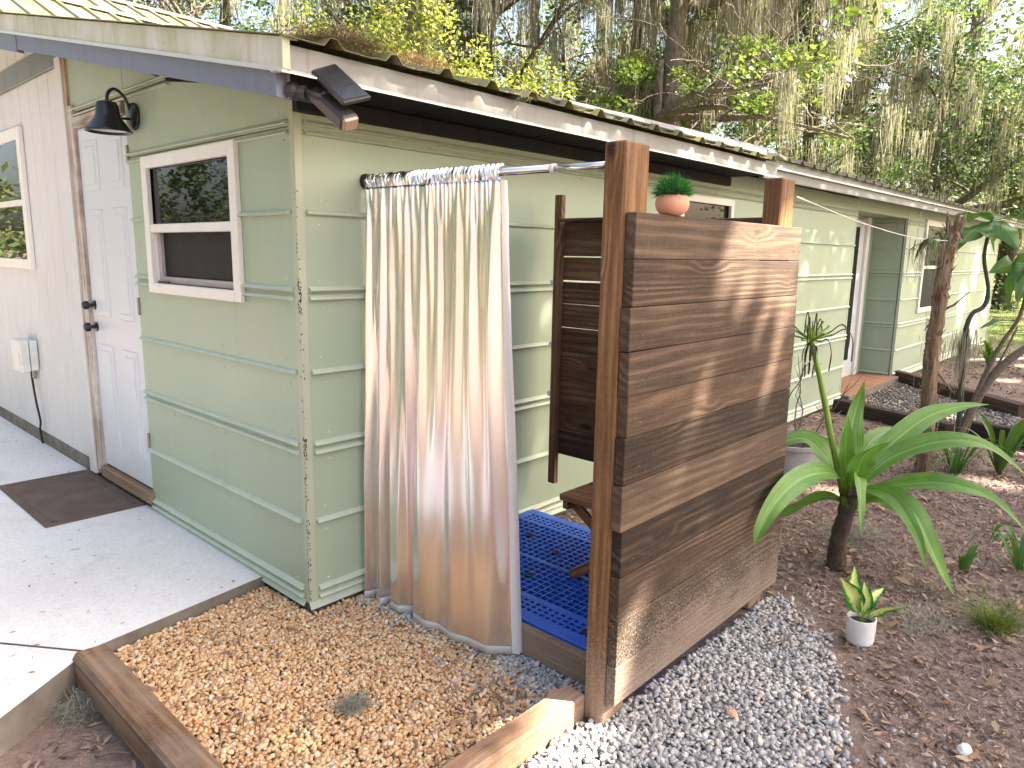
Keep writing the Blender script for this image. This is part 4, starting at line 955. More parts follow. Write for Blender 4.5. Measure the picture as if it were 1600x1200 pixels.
# ================================================================== stones, mulch, litter
def jgrid(poly, step, layers, z, zj, rs):
    P = np.array(poly); x0, y0 = P.min(0); x1, y1 = P.max(0); out = []
    for l in range(layers):
        gx, gy = np.meshgrid(np.arange(x0, x1, step), np.arange(y0, y1, step))
        q = np.stack([gx.ravel(), gy.ravel()], 1)+rs.uniform(-.6, .6, (gx.size, 2))*step+l*step*.5
        q = np.array([p for p in q if inpoly(p[0], p[1], poly)])
        out.append(np.column_stack([q, np.full(len(q), z+l*step*.32)+rs.uniform(-zj, zj, len(q))]))
    return np.concatenate(out)
TAN = [(-.775, .270), (-.01, .388), (-.01, -.0), (.012, -.01), (.398, -.01), (.398, -1.245), (-.775, -1.245)]
GREY = [(-.75, -1.345), (.25, -1.345), (.30, -1.40), (1.60, -1.43), (1.75, -1.47), (1.44, -1.83), (1.0, -2.02), (.68, -2.16), (.35, -2.5), (-.75, -2.5)]
P = jgrid(TAN, .0150, 2, -.101, .006, rs)
edge = P[:, 0]-.275+rs.normal(0, .045, len(P))-.10*np.sin(P[:, 1]*7)*.4
isg = (edge > 0) & (P[:, 1] < -.02); isg |= (edge > -.25) & (rs.uniform(size=len(P)) < .05)
tp = scatter_stones('pebble_bed', P[~isg], .0094, 'tan', rs, 1, .68, True, .10); tag(tp, 'rounded tan and honey coloured pebbles filling the timber edged bed', 'pebbles')
Pg = jgrid(GREY, .0165, 2, -.100, .007, rs)
def near_edge(p):
    return math.hypot(p[0]-1.44, p[1]+1.83)
fade = np.array([inpoly(p[0]+abs(rs.normal(0, .10)), p[1]-abs(rs.normal(0, .07)), GREY) for p in Pg])
Pg = Pg[fade]
stray = np.column_stack([rs.uniform(.7, 2.3, 260), rs.uniform(-2.5, -1.5, 260), np.full(260, -.100)]); stray = stray[[(p[0]*.95-p[1]*1.05) > 2.9 and (p[0]*.95-p[1]*1.05) < 3.5+rs.exponential(.25) for p in stray]]
Pg = np.concatenate([Pg, P[isg], stray])
gs = scatter_stones('gravel_bed', Pg, .0108, 'grey', rs, 1, .66, False, .24); tag(gs, 'loose angular grey gravel spread outside the shower screen', 'gravel')
yg = np.column_stack([rs.uniform(6.4, 9.6, 11000), rs.uniform(-2.6, -.1, 11000), np.full(11000, -.085)+rs.uniform(-.008, .008, 11000)])
yg = yg[(yg[:, 0]+yg[:, 1]*-.0 > 6.45-.1*yg[:, 1]) & (yg[:, 0] < 8.85+.9*yg[:, 1])]
gy = scatter_stones('gravel_path', yg, .0145, 'brownstone', rs, 1, .6, False, .2); tag(gy, 'grey brown gravel between the dark timbers by the entry', 'gravel')

def chips(name, P, L, mat, rs, label, cat, wr=(.16, .42), tl=.35, curl=.3, tb=(2, 2.6)):
    n = len(P); a = rs.uniform(0, 6.283, n); l = L*rs.uniform(.4, 1.6, n); w = l*rs.uniform(*wr, n)
    d = np.stack([np.cos(a), np.sin(a), rs.normal(0, tl, n)], 1); s = np.stack([-np.sin(a), np.cos(a), rs.normal(0, tl, n)], 1)
    up = np.array([0, 0, 1.])*(l*rs.uniform(-curl, curl, n))[:, None]
    h = d*(l/2)[:, None]; ww = s*(w/2)[:, None]
    V = np.stack([P-h-ww*.35, P-h+ww*.35, P+ww+up*.5, P-ww+up*.5, P+h+ww*.3, P+h-ww*.3], 1)
    F = np.array([[0, 1, 2, 3], [3, 2, 4, 5]])[None]+(np.arange(n)*6)[:, None, None]
    o = np_mesh(name, V.reshape(-1, 3), F.reshape(-1, 4), mat, np.repeat(np.clip(rs.beta(*tb, n), 0, 1), 2), kind='stuff')
    return tag(o, label, cat)
def ground_pts(n, dmin, dmax, a0, a1, rs, pw=1.0, ok=lambda x, y: True, dz=.008):
    d = dmin+(dmax-dmin)*rs.uniform(size=n)**pw; a = np.radians(rs.uniform(a0, a1, n)); x = CAM.x+d*np.cos(a); y = CAM.y+d*np.sin(a)
    k = [i for i in range(n) if y[i] < -.03 and ok(x[i], y[i])]
    x, y = x[k], y[k]
    return np.column_stack([x, y, [gz(u, v) for u, v in zip(x, y)]])+np.array([0, 0, 1])*(dz+rs.uniform(-.004, .008, len(x)))[:, None]
def notbed(x, y):
    if x < .2: return False
    if .25 < x < 1.62 and y > -1.46: return False
    if inpoly(x, y, GREY): return rs.uniform() < .03
    return not (6.5 < x < 8.8 and -2 < y)
chips('mulch', ground_pts(74000, 2.2, 7.0, -14, 42, rs, .72, notbed), .0235, 'chips', rs, 'brown shredded bark mulch covering the planting bed', 'mulch')
chips('far_mulch', ground_pts(12000, 6.5, 16, -6, 26, rs, .8, lambda x, y: not (6.5 < x < 8.8 and -2 < y)), .055, 'chips', rs, 'coarse brown mulch along the far wall of the house', 'mulch')
chips('leaf_litter', ground_pts(2600, 2.2, 9, -14, 42, rs, .8, lambda x, y: x > .2 and not (.25 < x < 1.62 and y > -1.46) and (not inpoly(x, y, GREY) or rs.uniform() < .22), .016), .050, 'litter', rs, 'scattered dry tan oak leaves lying on the mulch', 'leaves', (.35, .5), .25, .35)
q = np.column_stack([rs.uniform(-1.5, -.9, 900), rs.uniform(-1.5, .2, 900), np.zeros(900)]); q = q[[(-.90 > p[0]) and p[1] < .21+.71*(p[0]+.83)-.04 for p in q]]; q[:, 2] = [gz(a, b)+.006 for a, b in q[:, :2]]
chips('slab_side_litter', q, .030, 'chips', rs, 'dark leaf crumbs and bark on the dirt below the slab edge', 'litter')
q = np.column_stack([rs.uniform(-.75, .35, 140), rs.uniform(-1.2, .2, 140), np.full(140, -.084)])
q = np.concatenate([q, np.column_stack([rs.normal(.13, .09, 60), rs.normal(-1.02, .08, 60), np.full(60, -.083)])]); q = q[[inpoly(a, b, TAN) for a, b in q[:, :2]]]
chips('pebble_bed_twigs', q, .050, 'chips', rs, 'dark twigs and leaf scraps lying on the tan pebbles', 'debris', (.05, .22), .2)
q = np.column_stack([rs.uniform(-2.9, -.05, 420), rs.uniform(.1, 5, 420), np.full(420, -.0425)]); q = q[[p[1] > .40+.16*p[0] if p[0] > -.83 else p[1] > .27+.71*(p[0]+.83)+.05 for p in q]]
chips('slab_crumbs', q, .016, 'chips', rs, 'tiny dark leaf crumbs scattered on the concrete slab', 'debris', (.2, .5), .05, .1)
def fibre_pile(name, c, r, h, n, L, mat, rs, label, cat, w=.0016):
    th = rs.uniform(0, 6.283, n); rr = r*np.sqrt(rs.uniform(size=n)); P = np.column_stack([c[0]+rr*np.cos(th), c[1]+rr*np.sin(th)*.8, c[2]+h*rs.uniform(size=n)*(1-(rr/r)**2)+.002])
    V = []; seg = 4; d = rs.normal(size=(n, 3)); d[:, 2] *= .35; d /= np.linalg.norm(d, axis=1)[:, None]; k = rs.normal(size=(n, 3))*.9
    s = np.cross(d, [0, 0, 1.]); s /= (np.linalg.norm(s, axis=1)[:, None]+1e-6); l = L*rs.uniform(.5, 1.3, n)[:, None]
    rows = []
    for i in range(seg+1):
        t = i/seg-.5; cc = P+d*l*t+k*l*(t*t-.1)*.8; cc[:, 2] = np.maximum(cc[:, 2], c[2]+.001); rows += [cc-s*w/2, cc+s*w/2]
    V = np.stack(rows, 1); F = np.array([[2*i, 2*i+1, 2*i+3, 2*i+2] for i in range(seg)])[None]+(np.arange(n)*(2*seg+2))[:, None, None]
    o = np_mesh(name, V.reshape(-1, 3), F.reshape(-1, 4), mat, np.repeat(rs.uniform(size=n), seg), kind='stuff'); return tag(o, label, cat)
fibre_pile('moss_tuft', (-.90, .085, gz(-.9, .1)+.01), .10, .06, 500, .12, 'moss', rs, 'dry grey moss tuft caught between timber end and slab', 'moss')
fibre_pile('moss_tuft', (-.28, -.72, -.085), .055, .03, 220, .08, 'moss', rs, 'small grey moss wisp lying on the tan pebbles', 'moss')
fibre_pile('moss_tuft', (1.80, -2.03, GZ), .17, .04, 700, .14, 'moss', rs, 'flat grey moss heap on the mulch beside the white pot', 'moss')
fibre_pile('moss_tuft', (2.75, -1.45, GZ), .22, .05, 700, .15, 'moss', rs, 'pale dry moss heap on the mulch behind the large lily', 'moss')
fibre_pile('roof_debris', (-.02, -.34, 2.228), .17, .05, 900, .13, 'dryfibre', rs, 'tangle of dry straw and leaves lying on the roof corner', 'debris')
fibre_pile('roof_debris', (.33, -.36, 2.225), .17, .04, 500, .10, 'litter', rs, 'brown leaf heap on the corrugated eave past the straw tangle', 'debris')
fibre_pile('roof_string', (.86, -.46, 2.175), .045, .05, 24, .12, 'moss', rs, 'pale wisp of moss hanging over the roof edge', 'moss', .003)
fibre_pile('roof_string', (3.75, -.43, 2.25), .06, .07, 60, .12, 'dryfibre', rs, 'dry wisp caught where the two eaves meet', 'moss', .003)

# loose sticks and single stones
def stick(pts, r, label):
    o = G().tube(catmull(pts, 3), [r*(1-.4*i/(3*(len(pts)-1))) for i in range(3*(len(pts)-1)+1)], 6).build('stick', 'twig', smooth=True); return tag(o, label, 'stick')
stick([(-.98, -.25, -.148), (-.93, -.29, -.140), (-.89, -.33, -.146)], .006, 'short pale stick on the dirt beside the border timber')
stick([(.20, -1.22, -.075), (.27, -1.27, -.02), (.30, -1.33, .02), (.33, -1.30, -.03)], .003, 'thin curled vine at the foot of the shower post')
stick([(1.13, -1.60, -.085), (1.22, -1.66, -.07), (1.33, -1.66, -.085)], .003, 'thin pale twig on the grey gravel')
stick([(1.85, -2.18, -.09), (1.95, -2.23, -.075), (2.0, -2.31, -.09)], .004, 'pale forked twig lying near the wiry grass tuft')
def rock(c, s, mat, label, seed):
    r_ = random.Random(seed); bm = bmesh.new(); bmesh.ops.create_icosphere(bm, subdivisions=2, radius=1)
    for v in bm.verts: v.co *= 1+r_.uniform(-.16, .16); v.co = Vector((v.co.x*s[0], v.co.y*s[1], v.co.z*s[2]))
    me = bpy.data.meshes.new('stone'); bm.to_mesh(me); bm.free(); o = link('stone', me, c, None, mat); return tag(o, label, 'stone')
rock((.985, -2.37, -.088), (.030, .024, .016), 'ceramic', 'small white stone lying alone on the mulch', 3)
rock((.62, -1.72, -.085), (.020, .022, .012), 'terracotta', 'orange stone among the grey gravel', 5)
rock((.27, -1.19, -.088), (.034, .022, .016), 'terracotta', 'reddish chip beside the shower sill', 8)

# ================================================================== entry step, dark timbers
st = empty('brick_landing', (7.8, .3, -.1), 'orange brick landing in the entry recess of the green house', 'step')
k = 0
for i in range(13):
    for j in range(6):
        x = 6.86+i*.152; y_ = -.10+j*.155
        if y_ > .38 or (x > 8.70): continue
        bbox('brick', (x+.07, y_+.073+(0 if i % 2 else .0), -.055), (.142, .145, .10), 'brick', st, .004); k += 1
box('mortar_bed', 6.84, 8.79, -.105, .42, -.12, -.014, 'foundation', st, 0)
def dk(c, L, rz, label, h=.15, w=.14):
    o = bbox('garden_timber', c, (L, w, h), 'darktimber', None, .02, (0, 0, rz), .006, rng, 2); return tag(o, label, 'timber')
dk((6.12, -.72, -.035), 1.25, math.atan2(-.85, -.33), 'dark garden timber ending against the green wall at the entry')
dk((6.10, -2.05, -.035), 1.35, math.atan2(-.95, -.1), 'dark garden timber continuing behind the large lily')
dk((8.30, -.80, -.03), 2.4, math.atan2(-1.68, -1.62), 'dark garden timber on the far side of the entry gravel')
pv = bbox('pale_pipe', (12.6, -.75, -.07), (1.9, .06, .06), 'ceramic', None, .02, (0, 0, R(-33))); tag(pv, 'pale edging strip lying on the far mulch', 'edging')

# ================================================================== snag, tall plant, small plants, line
sn = empty('tree_snag', (4.414, -1.427, -.1), 'broken tree snag with peeling shaggy bark standing in the mulch', 'dead tree')
sp = catmull([(4.414, -1.427, -.16), (4.412, -1.425, .0), (4.408, -1.420, .2), (4.406, -1.419, .411), (4.391, -1.402, .799), (4.398, -1.41, 1.225), (4.409, -1.422, 1.549), (4.425, -1.44, 1.76)], 5)
rad = [.054-.010*min(1, abs(i-14)/20) for i in range(len(sp))]
G().tube(sp, rad, 14, wob=.16, rng=rng).build('trunk', 'snag', sn, smooth=True)
g = G()
for i in range(340):
    t = rng.uniform(.15, .99); p = sp[int(t*(len(sp)-1))]; a = rng.uniform(0, 6.28); d = Vector((math.cos(a), math.sin(a), 0)); l = rng.uniform(.02, .07); w = Vector((-d.y, d.x, 0))*rng.uniform(.006, .02)
    b = p+d*.042; e = b+d*l*rng.uniform(.2, .9)+Vector((0, 0, rng.choice((-1, 1))*l)); g.add([b-w, b+w, e+w*.2, e-w*.2], [(0, 1, 2, 3)])
g.build('bark_flakes', 'snag', sn, kind='stuff')
for i in range(5):
    a = i*1.25; b = Vector((4.425+.03*math.cos(a), -1.44+.03*math.sin(a), 1.72)); G().tube([b, b+Vector((.02*math.cos(a), .02*math.sin(a), .07)), b+Vector((.035*math.cos(a), .03*math.sin(a), rng.uniform(.10, .19)))], [.02, .015, .003], 6).build('splinter', 'snag', sn)
for q in (((4.41, -1.42, 1.15), (4.43, -1.50, 1.20), (4.46, -1.58, 1.30)), ((4.40, -1.41, .75), (4.42, -1.48, .66), (4.46, -1.56, .55)), ((4.40, -1.41, 1.62), (4.36, -1.36, 1.72), (4.33, -1.30, 1.74))):
    G().tube(q, [.012, .008, .003], 6).build('stub', 'snag', sn)
def strands(P, L, w, rs, seg=4):
    n = len(P); a = rs.uniform(0, 6.283, n); l = L*rs.uniform(.35, 1.2, n) if np.isscalar(L) else L; s = np.stack([np.cos(a), np.sin(a), np.zeros(n)], 1); b = rs.uniform(0, 6.283, n); k = rs.uniform(.02, .10, n)*l
    rows = []
    for i in range(seg+1):
        t = i/seg; c = P+np.stack([np.cos(b+t*3)*k*t, np.sin(b+t*2.4)*k*t, -l*t], 1); ww = (w*(1-.75*t)*(1+.35*np.sin(t*9+b)))[:, None] if not np.isscalar(w) or True else w
        rows += [c-s*ww/2, c+s*ww/2]
    V = np.stack(rows, 1); F = np.array([[2*i, 2*i+1, 2*i+3, 2*i+2] for i in range(seg)])[None]+(np.arange(n)*(2*seg+2))[:, None, None]
    return V.reshape(-1, 3), F.reshape(-1, 4), np.repeat(np.clip(rs.normal(.5, .22, n), 0, 1), seg)
P = np.array([sp[i] for i in rs.randint(8, 26, 260)])+rs.normal(0, .035, (260, 3)); V, F, t_ = strands(P, .28, .004, rs); np_mesh('hanging_moss', V, F, 'moss', t_, sn, kind='stuff')
ln = G().tube(catmull([(1.555, -1.425, 1.775), (2.5, -1.42, 1.70), (3.5, -1.415, 1.655), (4.36, -1.425, 1.655)], 8), .0024, 6).build('line', 'lining'); ln.name = 'clothes_line'; tag(ln, 'thin pale cord strung from the shower post to the snag', 'cord')
ep = empty('air_plant', (3.87, -1.415, 1.66), 'ragged air plant clump hanging on the pale cord', 'plant')
for i in range(16):
    a = rng.uniform(0, 6.28); e = rng.uniform(-1.1, .6); b = Vector((3.88+rng.uniform(-.08, .08), -1.415, 1.645)); d = Vector((math.cos(a)*math.cos(e), math.sin(a)*math.cos(e), math.sin(e))); l = rng.uniform(.08, .17)
    strap('leaf', [b, b+d*l*.5+Vector((0, 0, -.01)), b+d*l+Vector((0, 0, -.05))], .022, 'darkleaf' if i % 3 else 'twig', ep, .4, None, .1, i, 4)
P = np.tile([[3.86, -1.415, 1.64]], (90, 1))+rs.normal(0, .045, (90, 3)); V, F, t_ = strands(P, .22, .004, rs); np_mesh('hanging_moss', V, F, 'moss', t_, ep, kind='stuff')

ovate = lambda t: math.sin(math.pi*t**.75)**.85
tp_ = empty('tall_shrub', (5.8, -1.38, -.1), 'tall bent dark stemmed shrub with a few large drooping leaves', 'shrub')
G().tube(catmull([(5.8, -1.382, -.16), (5.797, -1.379, .197), (5.769, -1.349, .834), (5.793, -1.374, 1.05), (5.862, -1.449, 1.13), (5.87, -1.459, 1.287), (5.823, -1.407, 1.561), (5.841, -1.427, 1.86)], 5), [.024]*12+[.020]*12+[.016]*12, 8).build('stem', 'darkstem', tp_, smooth=True)
G().tube(catmull([(5.816, -1.399, -.16), (5.87, -1.458, .258), (5.979, -1.579, .754), (6.084, -1.693, 1.069), (6.105, -1.716, 1.513)], 5), [.022]*10+[.016]*11, 8).build('stem', 'twig', tp_, smooth=True)
G().tube(catmull([(5.783, -1.364, -.13), (5.948, -1.544, .465), (6.132, -1.746, .758), (6.271, -1.898, .904), (6.6, -2.2, 1.15)], 5), [.036]*10+[.028]*11, 8).build('stem', 'twig', tp_, smooth=True)
G().tube(catmull([(5.842, -1.428, -.13), (5.903, -1.495, .318), (6.007, -1.608, .669), (6.1, -1.68, .95)], 4), [.014]*6+[.008]*7, 6).build('stem', 'twig', tp_, smooth=True)
TL = [([(5.841, -1.427, 1.86), (5.612, -1.324, 1.90), (5.465, -1.164, 1.885)], .17), ([(5.841, -1.427, 1.86), (5.581, -1.365, 1.79), (5.434, -1.278, 1.66)], .20), ([(5.841, -1.427, 1.86), (6.071, -1.531, 1.89), (6.183, -1.653, 1.86)], .19),
 ([(5.841, -1.427, 1.86), (5.825, -1.557, 1.77), (5.837, -1.645, 1.62)], .20), ([(5.841, -1.427, 1.86), (5.6, -1.46, 1.75), (5.589, -1.522, 1.56)], .17), ([(5.70, -1.35, 1.82), (5.50, -1.24, 1.66), (5.36, -1.18, 1.50)], .12), ([(5.841, -1.427, 1.86), (5.95, -1.30, 1.92), (6.1, -1.2, 1.86)], .18),
 ([(6.11, -1.72, 1.50), (5.988, -1.588, 1.50), (5.862, -1.449, 1.42)], .18), ([(6.11, -1.72, 1.50), (6.019, -1.622, 1.366), (6.003, -1.604, 1.103)], .17), ([(6.11, -1.72, 1.50), (5.96, -1.706, 1.316), (5.933, -1.676, 1.165)], .16), ([(6.11, -1.72, 1.50), (6.25, -1.85, 1.52), (6.33, -1.95, 1.40)], .18), ([(6.11, -1.72, 1.50), (6.12, -1.86, 1.45), (6.13, -1.95, 1.28)], .18), ([(6.05, -1.66, 1.0), (5.9, -1.56, 1.0), (5.78, -1.45, .93)], .12)]
for i, (pts, w) in enumerate(TL): strap('leaf', pts, w, 'darkleaf', tp_, .25, ovate, .06, i+40, 6, side=(.67, -.74, .2) if i % 2 else None)
P = np.array([(5.77, -1.35, .85)]*160)+rs.normal(0, .05, (160, 3)); V, F, t_ = strands(P, .45, .006, rs); np_mesh('hanging_moss', V, F, 'moss', t_, tp_, kind='stuff')

def tuft(name, c, n, L, w, mat, label, cat, lean=.9, droop=.5, seed=0):
    """plant of separate strap leaves"""
    r_ = random.Random(seed); e = empty(name, c, label, cat); c = Vector(c)
    for i in range(n):
        a = r_.uniform(0, 6.28); d = Vector((math.cos(a), math.sin(a), 0)); l = L*r_.uniform(.6, 1.15); k = r_.uniform(.25, lean)
        strap('leaf', [c+d*.015, c+d*l*k*.45+Vector((0, 0, l*.55)), c+d*l*k*.85+Vector((0, 0, l*(.85-droop*k*.5))), c+d*l*k*1.15+Vector((0, 0, l*(.95-droop*k*1.2)))], w*r_.uniform(.7, 1.2), mat, e, .35, None, .03, i, 4, nx=2)
    return e
tuft('palmetto', (4.89, -1.85, -.1), 15, .55, .045, 'darkleaf', 'young palmetto with upright stiff blades behind the large lily', 'plant', .7, .2, 3)
tuft('strappy_clump', (4.55, -1.62, -.1), 26, .42, .022, 'darkleaf', 'low grassy clump of thin drooping leaves near the snag', 'plant', 1.1, .7, 4)
tuft('young_lily', (2.62, -2.05, -.1), 4, .17, .05, 'darkleaf', 'small dark leaved seedling in the mulch beside the lily leaf tip', 'plant', .6, .2, 5)
tuft('arching_seedling', (2.86, -2.26, -.1), 8, .30, .035, 'darkleaf', 'seedling with arching narrow leaves and one pale green shoot', 'plant', 1.1, .8, 6)
tuft('entry_weeds', (11.8, -.62, -.1), 20, .5, .06, 'crinum', 'leafy weeds growing by the far wall of the house', 'plant', 1., .6, 7)
tuft('entry_weeds', (13.1, -1.4, -.1), 22, .55, .06, 'crinum', 'leafy weeds at the lawn edge past the house', 'plant', 1., .6, 8)
tuft('broadleaf_weed', (11.4, -1.75, -.1), 24, .85, .14, 'crinum', 'waist high broad leaved weed beside the far garden timber', 'plant', .9, .5, 9)
tuft('fan_palm', (19.5, -1.6, -.1), 30, 2.3, .16, 'darkleaf', 'fan palm clump on the lawn beyond the house', 'palm', .9, .4, 10)
P = np.tile([[2.02, -2.29, -.105]], (420, 1))+rs.normal(0, .035, (420, 3))*np.array([1, 1, 0]); V, F = blades(P, .21, .0032, rs, .9, 4, .45)
wg = np_mesh('wiry_grass', V, F, 'grassblade', np.repeat(np.clip(rs.normal(.55, .3, 420), 0, 1), 4)); tag(wg, 'wiry green grass tuft in the mulch near the drooping lily leaf', 'grass')
n_ = 16000; gxy = np.column_stack([rs.uniform(15.5, 34, n_), rs.uniform(-9, 6, n_)]); P = np.column_stack([gxy, [gz(a, b) for a, b in gxy]]); V, F = blades(P, .13, .014, rs, .7, 2, .3)
lw = np_mesh('lawn_grass', V, F, 'grassblade', np.repeat(np.clip(rs.normal(.6, .25, n_), 0, 1), 2), kind='stuff'); tag(lw, 'sunlit green lawn grass beyond the end of the house', 'grass')

# ================================================================== trees
def make_tree(name, base, label, seed, h=6., r=.3, lean=(0, 0), limbs=6, spread=4.5, leaf='oak', lsize=.12, clusters=70, per=120, crad=.75, moss=40, mlen=1.4, limb0=.45, elev=(.15, .7), targets=(), flat=.6, group='trees beyond the house', cat='tree'):
    rs = np.random.RandomState(seed); rg = random.Random(seed); base = Vector(base)
    root = empty(name, base, label, cat, group)
    k = 9; tr = [base+Vector((0, 0, -.2))]; dx = Vector((lean[0], lean[1], 0)); wob = Vector((0, 0, 0))
    for i in range(1, k+1):
        t = i/k; wob += Vector((rg.uniform(-.12, .12), rg.uniform(-.12, .12), 0))*r*3; tr.append(base+dx*t*t*h+wob*.6+Vector((0, 0, h*t)))
    tr = catmull(tr, 2); g = G(); m = len(tr)-1
    g.tube(tr, [r*(1.35 if i == 0 else 1.15 if i == 1 else 1-.45*i/m) for i in range(m+1)], 12, wob=.07, rng=rg)
    g.build('trunk', 'bark', root, smooth=True)
    g = G(); anchors = []; leafp = []
    def grow(p, d, L, rr, lev):
        n = 6; pts = [p]; q = p.copy(); dd = d.copy()
        for i in range(n):
            dd = (dd+Vector((rg.uniform(-.35, .35), rg.uniform(-.35, .35), rg.uniform(-.22, .25)))).normalized(); q = q+dd*L/n; pts.append(q.copy())
        g.tube(pts, [max(.008, rr*(1-.8*i/n)) for i in range(n+1)], 8 if lev == 0 else 5, cap=False)
        for i in range(1, n+1): anchors.append(pts[i])
        if lev >= 1: leafp.extend(pts[2:])
        if lev < 2:
            for i in range(2, n+1):
                for _ in range(2 if lev == 0 else 1):
                    a = rg.uniform(0, 6.28); side = Vector((math.cos(a), math.sin(a), rg.uniform(-.2, .6)))
                    grow(pts[i], (dd*.5+side).normalized(), L*rg.uniform(.32, .5), rr*.42*(1-.5*i/n), lev+1)
    for i in range(limbs):
        t = limb0+(1-limb0)*(i+.5)/limbs; p = tr[int(t*m)]; a = i*2.4+rg.uniform(-.4, .4); e = rg.uniform(*elev)
        grow(p, Vector((math.cos(a)*math.cos(e), math.sin(a)*math.cos(e), math.sin(e))), spread*rg.uniform(.75, 1.2), r*.5, 0)
    for tg in targets:
        p = tr[int(.8*m)]; d = Vector(tg)-p; grow(p, d.normalized(), d.length, r*.6, 0)
    g.build('branches', 'bark', root, smooth=True)
    if clusters:
        LP = np.array([p[:] for p in leafp]); idx = rs.randint(0, len(LP), clusters); C = LP[idx]+rs.normal(0, .25, (clusters, 3))
        rad = crad*rs.uniform(.5, 1.3, clusters); u = rs.normal(size=(clusters*per, 3)); u /= np.linalg.norm(u, axis=1)[:, None]; u *= rs.uniform(size=(clusters*per, 1))**.45
        P = np.repeat(C, per, 0)+u*np.repeat(rad, per)[:, None]*np.array([1, 1, flat])
        V, F = leaf_quads(P, lsize, rs, .35)
        tint = np.clip(np.repeat(rs.normal(.45, .2, clusters), per)+rs.normal(0, .15, clusters*per), 0, 1)
        np_mesh('crown', V, F, leaf, tint, root)
    if moss:
        A = np.array([p[:] for p in anchors]); A = A[rs.randint(0, len(A), moss)]; ps = 56
        c = np.repeat(A, ps, 0); P = c+rs.normal(0, 1, c.shape)*np.repeat(rs.uniform(.06, .22, moss), ps)[:, None]*np.array([1, 1, .5]); Lc = np.repeat(mlen*rs.uniform(.35, 1.4, moss), ps)*rs.uniform(.35, 1.1, moss*ps)
        V, F, t_ = strands(P, Lc, .017*mlen/1.4, rs, 5); np_mesh('hanging_moss', V, F, 'moss', t_, root, kind='stuff')
    return root
make_tree('yellow_tree', (9.4, 10.6, 0), 'bright yellow green tree with drooping sunlit foliage', 21, 5.2, .18, (.0, .0), 7, 2.7, 'yellow', .11, 130, 150, .60, 30, 1., .5, (.1, .8), flat=1.2)
make_tree('mossy_oak', (15.4, 14.2, 0), 'dark live oak hung with long grey moss behind the yellow tree', 22, 10., .34, (-.05, .0), 8, 5., 'oak', .15, 60, 110, .9, 60, 2.6, .55)
make_tree('mossy_oak', (16.6, 9.7, 0), 'slim straight oak trunk draped with pale moss at its top', 23, 11., .21, (.02, -.02), 7, 3.8, 'oak', .14, 60, 110, .8, 80, 2.2, .72)
make_tree('mossy_oak', (15.9, 7.7, 0), 'thick leaning oak trunk with shaggy bark just behind the roof', 24, 11., .34, (.05, -.03), 7, 4.2, 'oak', .13, 50, 110, .8, 80, 2.2, .72)
make_tree('mossy_oak', (23.6, 6.9, 0), 'oak trunk wrapped in a long column of hanging moss', 25, 11., .30, (-.02, .02), 8, 4.8, 'oak', .16, 60, 110, 1., 80, 3.0, .62)
make_tree('leaning_oak', (20.5, 11.5, 0), 'oak with a heavy trunk leaning up toward the right', 26, 9.5, .36, (.35, -.30), 7, 4.5, 'oak', .15, 60, 110, .95, 45, 2.2, .55)
make_tree('spreading_oak', (21.9, 2.7, 0), 'forked oak with a long crooked limb reaching over the lawn', 27, 3.6, .26, (.02, 0), 5, 5., 'oak', .13, 130, 130, .95, 80, 1.6, .5, (.3, .8), targets=((23.5, -2.4, 4.6), (26, -3.2, 3.2)))
make_tree('mossy_oak', (8.5, 17., 0), 'green oak crown showing past the mossy roof', 28, 7.0, .34, (0, 0), 8, 5., 'oak', .15, 90, 120, 1., 50, 1.8, .4)
make_tree('broadleaf_tree', (15.5, 8.0, 0), 'leafy tree with fresh green leaves hanging over the roof', 29, 6.5, .16, (0, 0), 4, 2.8, 'broad', .15, 60, 70, .55, 10, 1.2, .5, targets=((12.4, 3.6, 5.6), (14.0, 3.1, 5.0), (11.4, 4.2, 6.1)))
make_tree('mossy_oak', (28.5, 1.8, 0), 'oak standing out on the lawn behind the forked oak', 30, 7., .34, (0, 0), 8, 5., 'oak', .17, 90, 120, 1., 90, 2., .4)
make_tree('mossy_oak', (30., 12., 0), 'tall oak deep in the woods behind the moss column', 31, 9., .4, (0, 0), 9, 5.5, 'oak', .18, 90, 110, 1.1, 40, 2.6, .4)
make_tree('mossy_oak', (24., 17., 0), 'tall moss hung oak deep in the woods behind the slim trunk', 32, 9., .4, (0, 0), 9, 5.5, 'oak', .18, 90, 110, 1.1, 40, 2.6, .35)
make_tree('mossy_oak', (15.5, 21., 0), 'tall oak deep in the woods behind the yellow tree', 33, 9., .4, (0, 0), 9, 5.5, 'oak', .18, 90, 110, 1.1, 40, 2.6, .35)
# understorey and distant wood closing the view
def wood_mass(name, a0, a1, d0, d1, n, per, z1, lsz, seed, label, crad=1.3, cat='woods', z0=0.):
    rs = np.random.RandomState(seed); a = np.radians(rs.uniform(a0, a1, n)); d = rs.uniform(d0, d1, n)
    C = np.column_stack([CAM.x+d*np.cos(a), CAM.y+d*np.sin(a), z0+(z1-z0)*rs.uniform(size=n)**1.1])
    C = C[~((C[:, 0] > -3) & (C[:, 0] < 17.5) & (C[:, 1] < 8) & (C[:, 1] > -4))]; n = len(C)
    rad = crad*rs.uniform(.5, 1.3, n); u = rs.normal(size=(n*per, 3)); u /= np.linalg.norm(u, axis=1)[:, None]; u *= rs.uniform(size=(n*per, 1))**.45
    P = np.repeat(C, per, 0)+u*np.repeat(rad, per)[:, None]*np.array([1, 1, .7]); V, F = leaf_quads(P, lsz, rs, .35)
    o = np_mesh(name, V, F, 'wood_far', np.clip(np.repeat(rs.normal(.5, .24, n), per)+rs.normal(0, .12, n*per), 0, 1), kind='stuff'); return tag(o, label, cat)
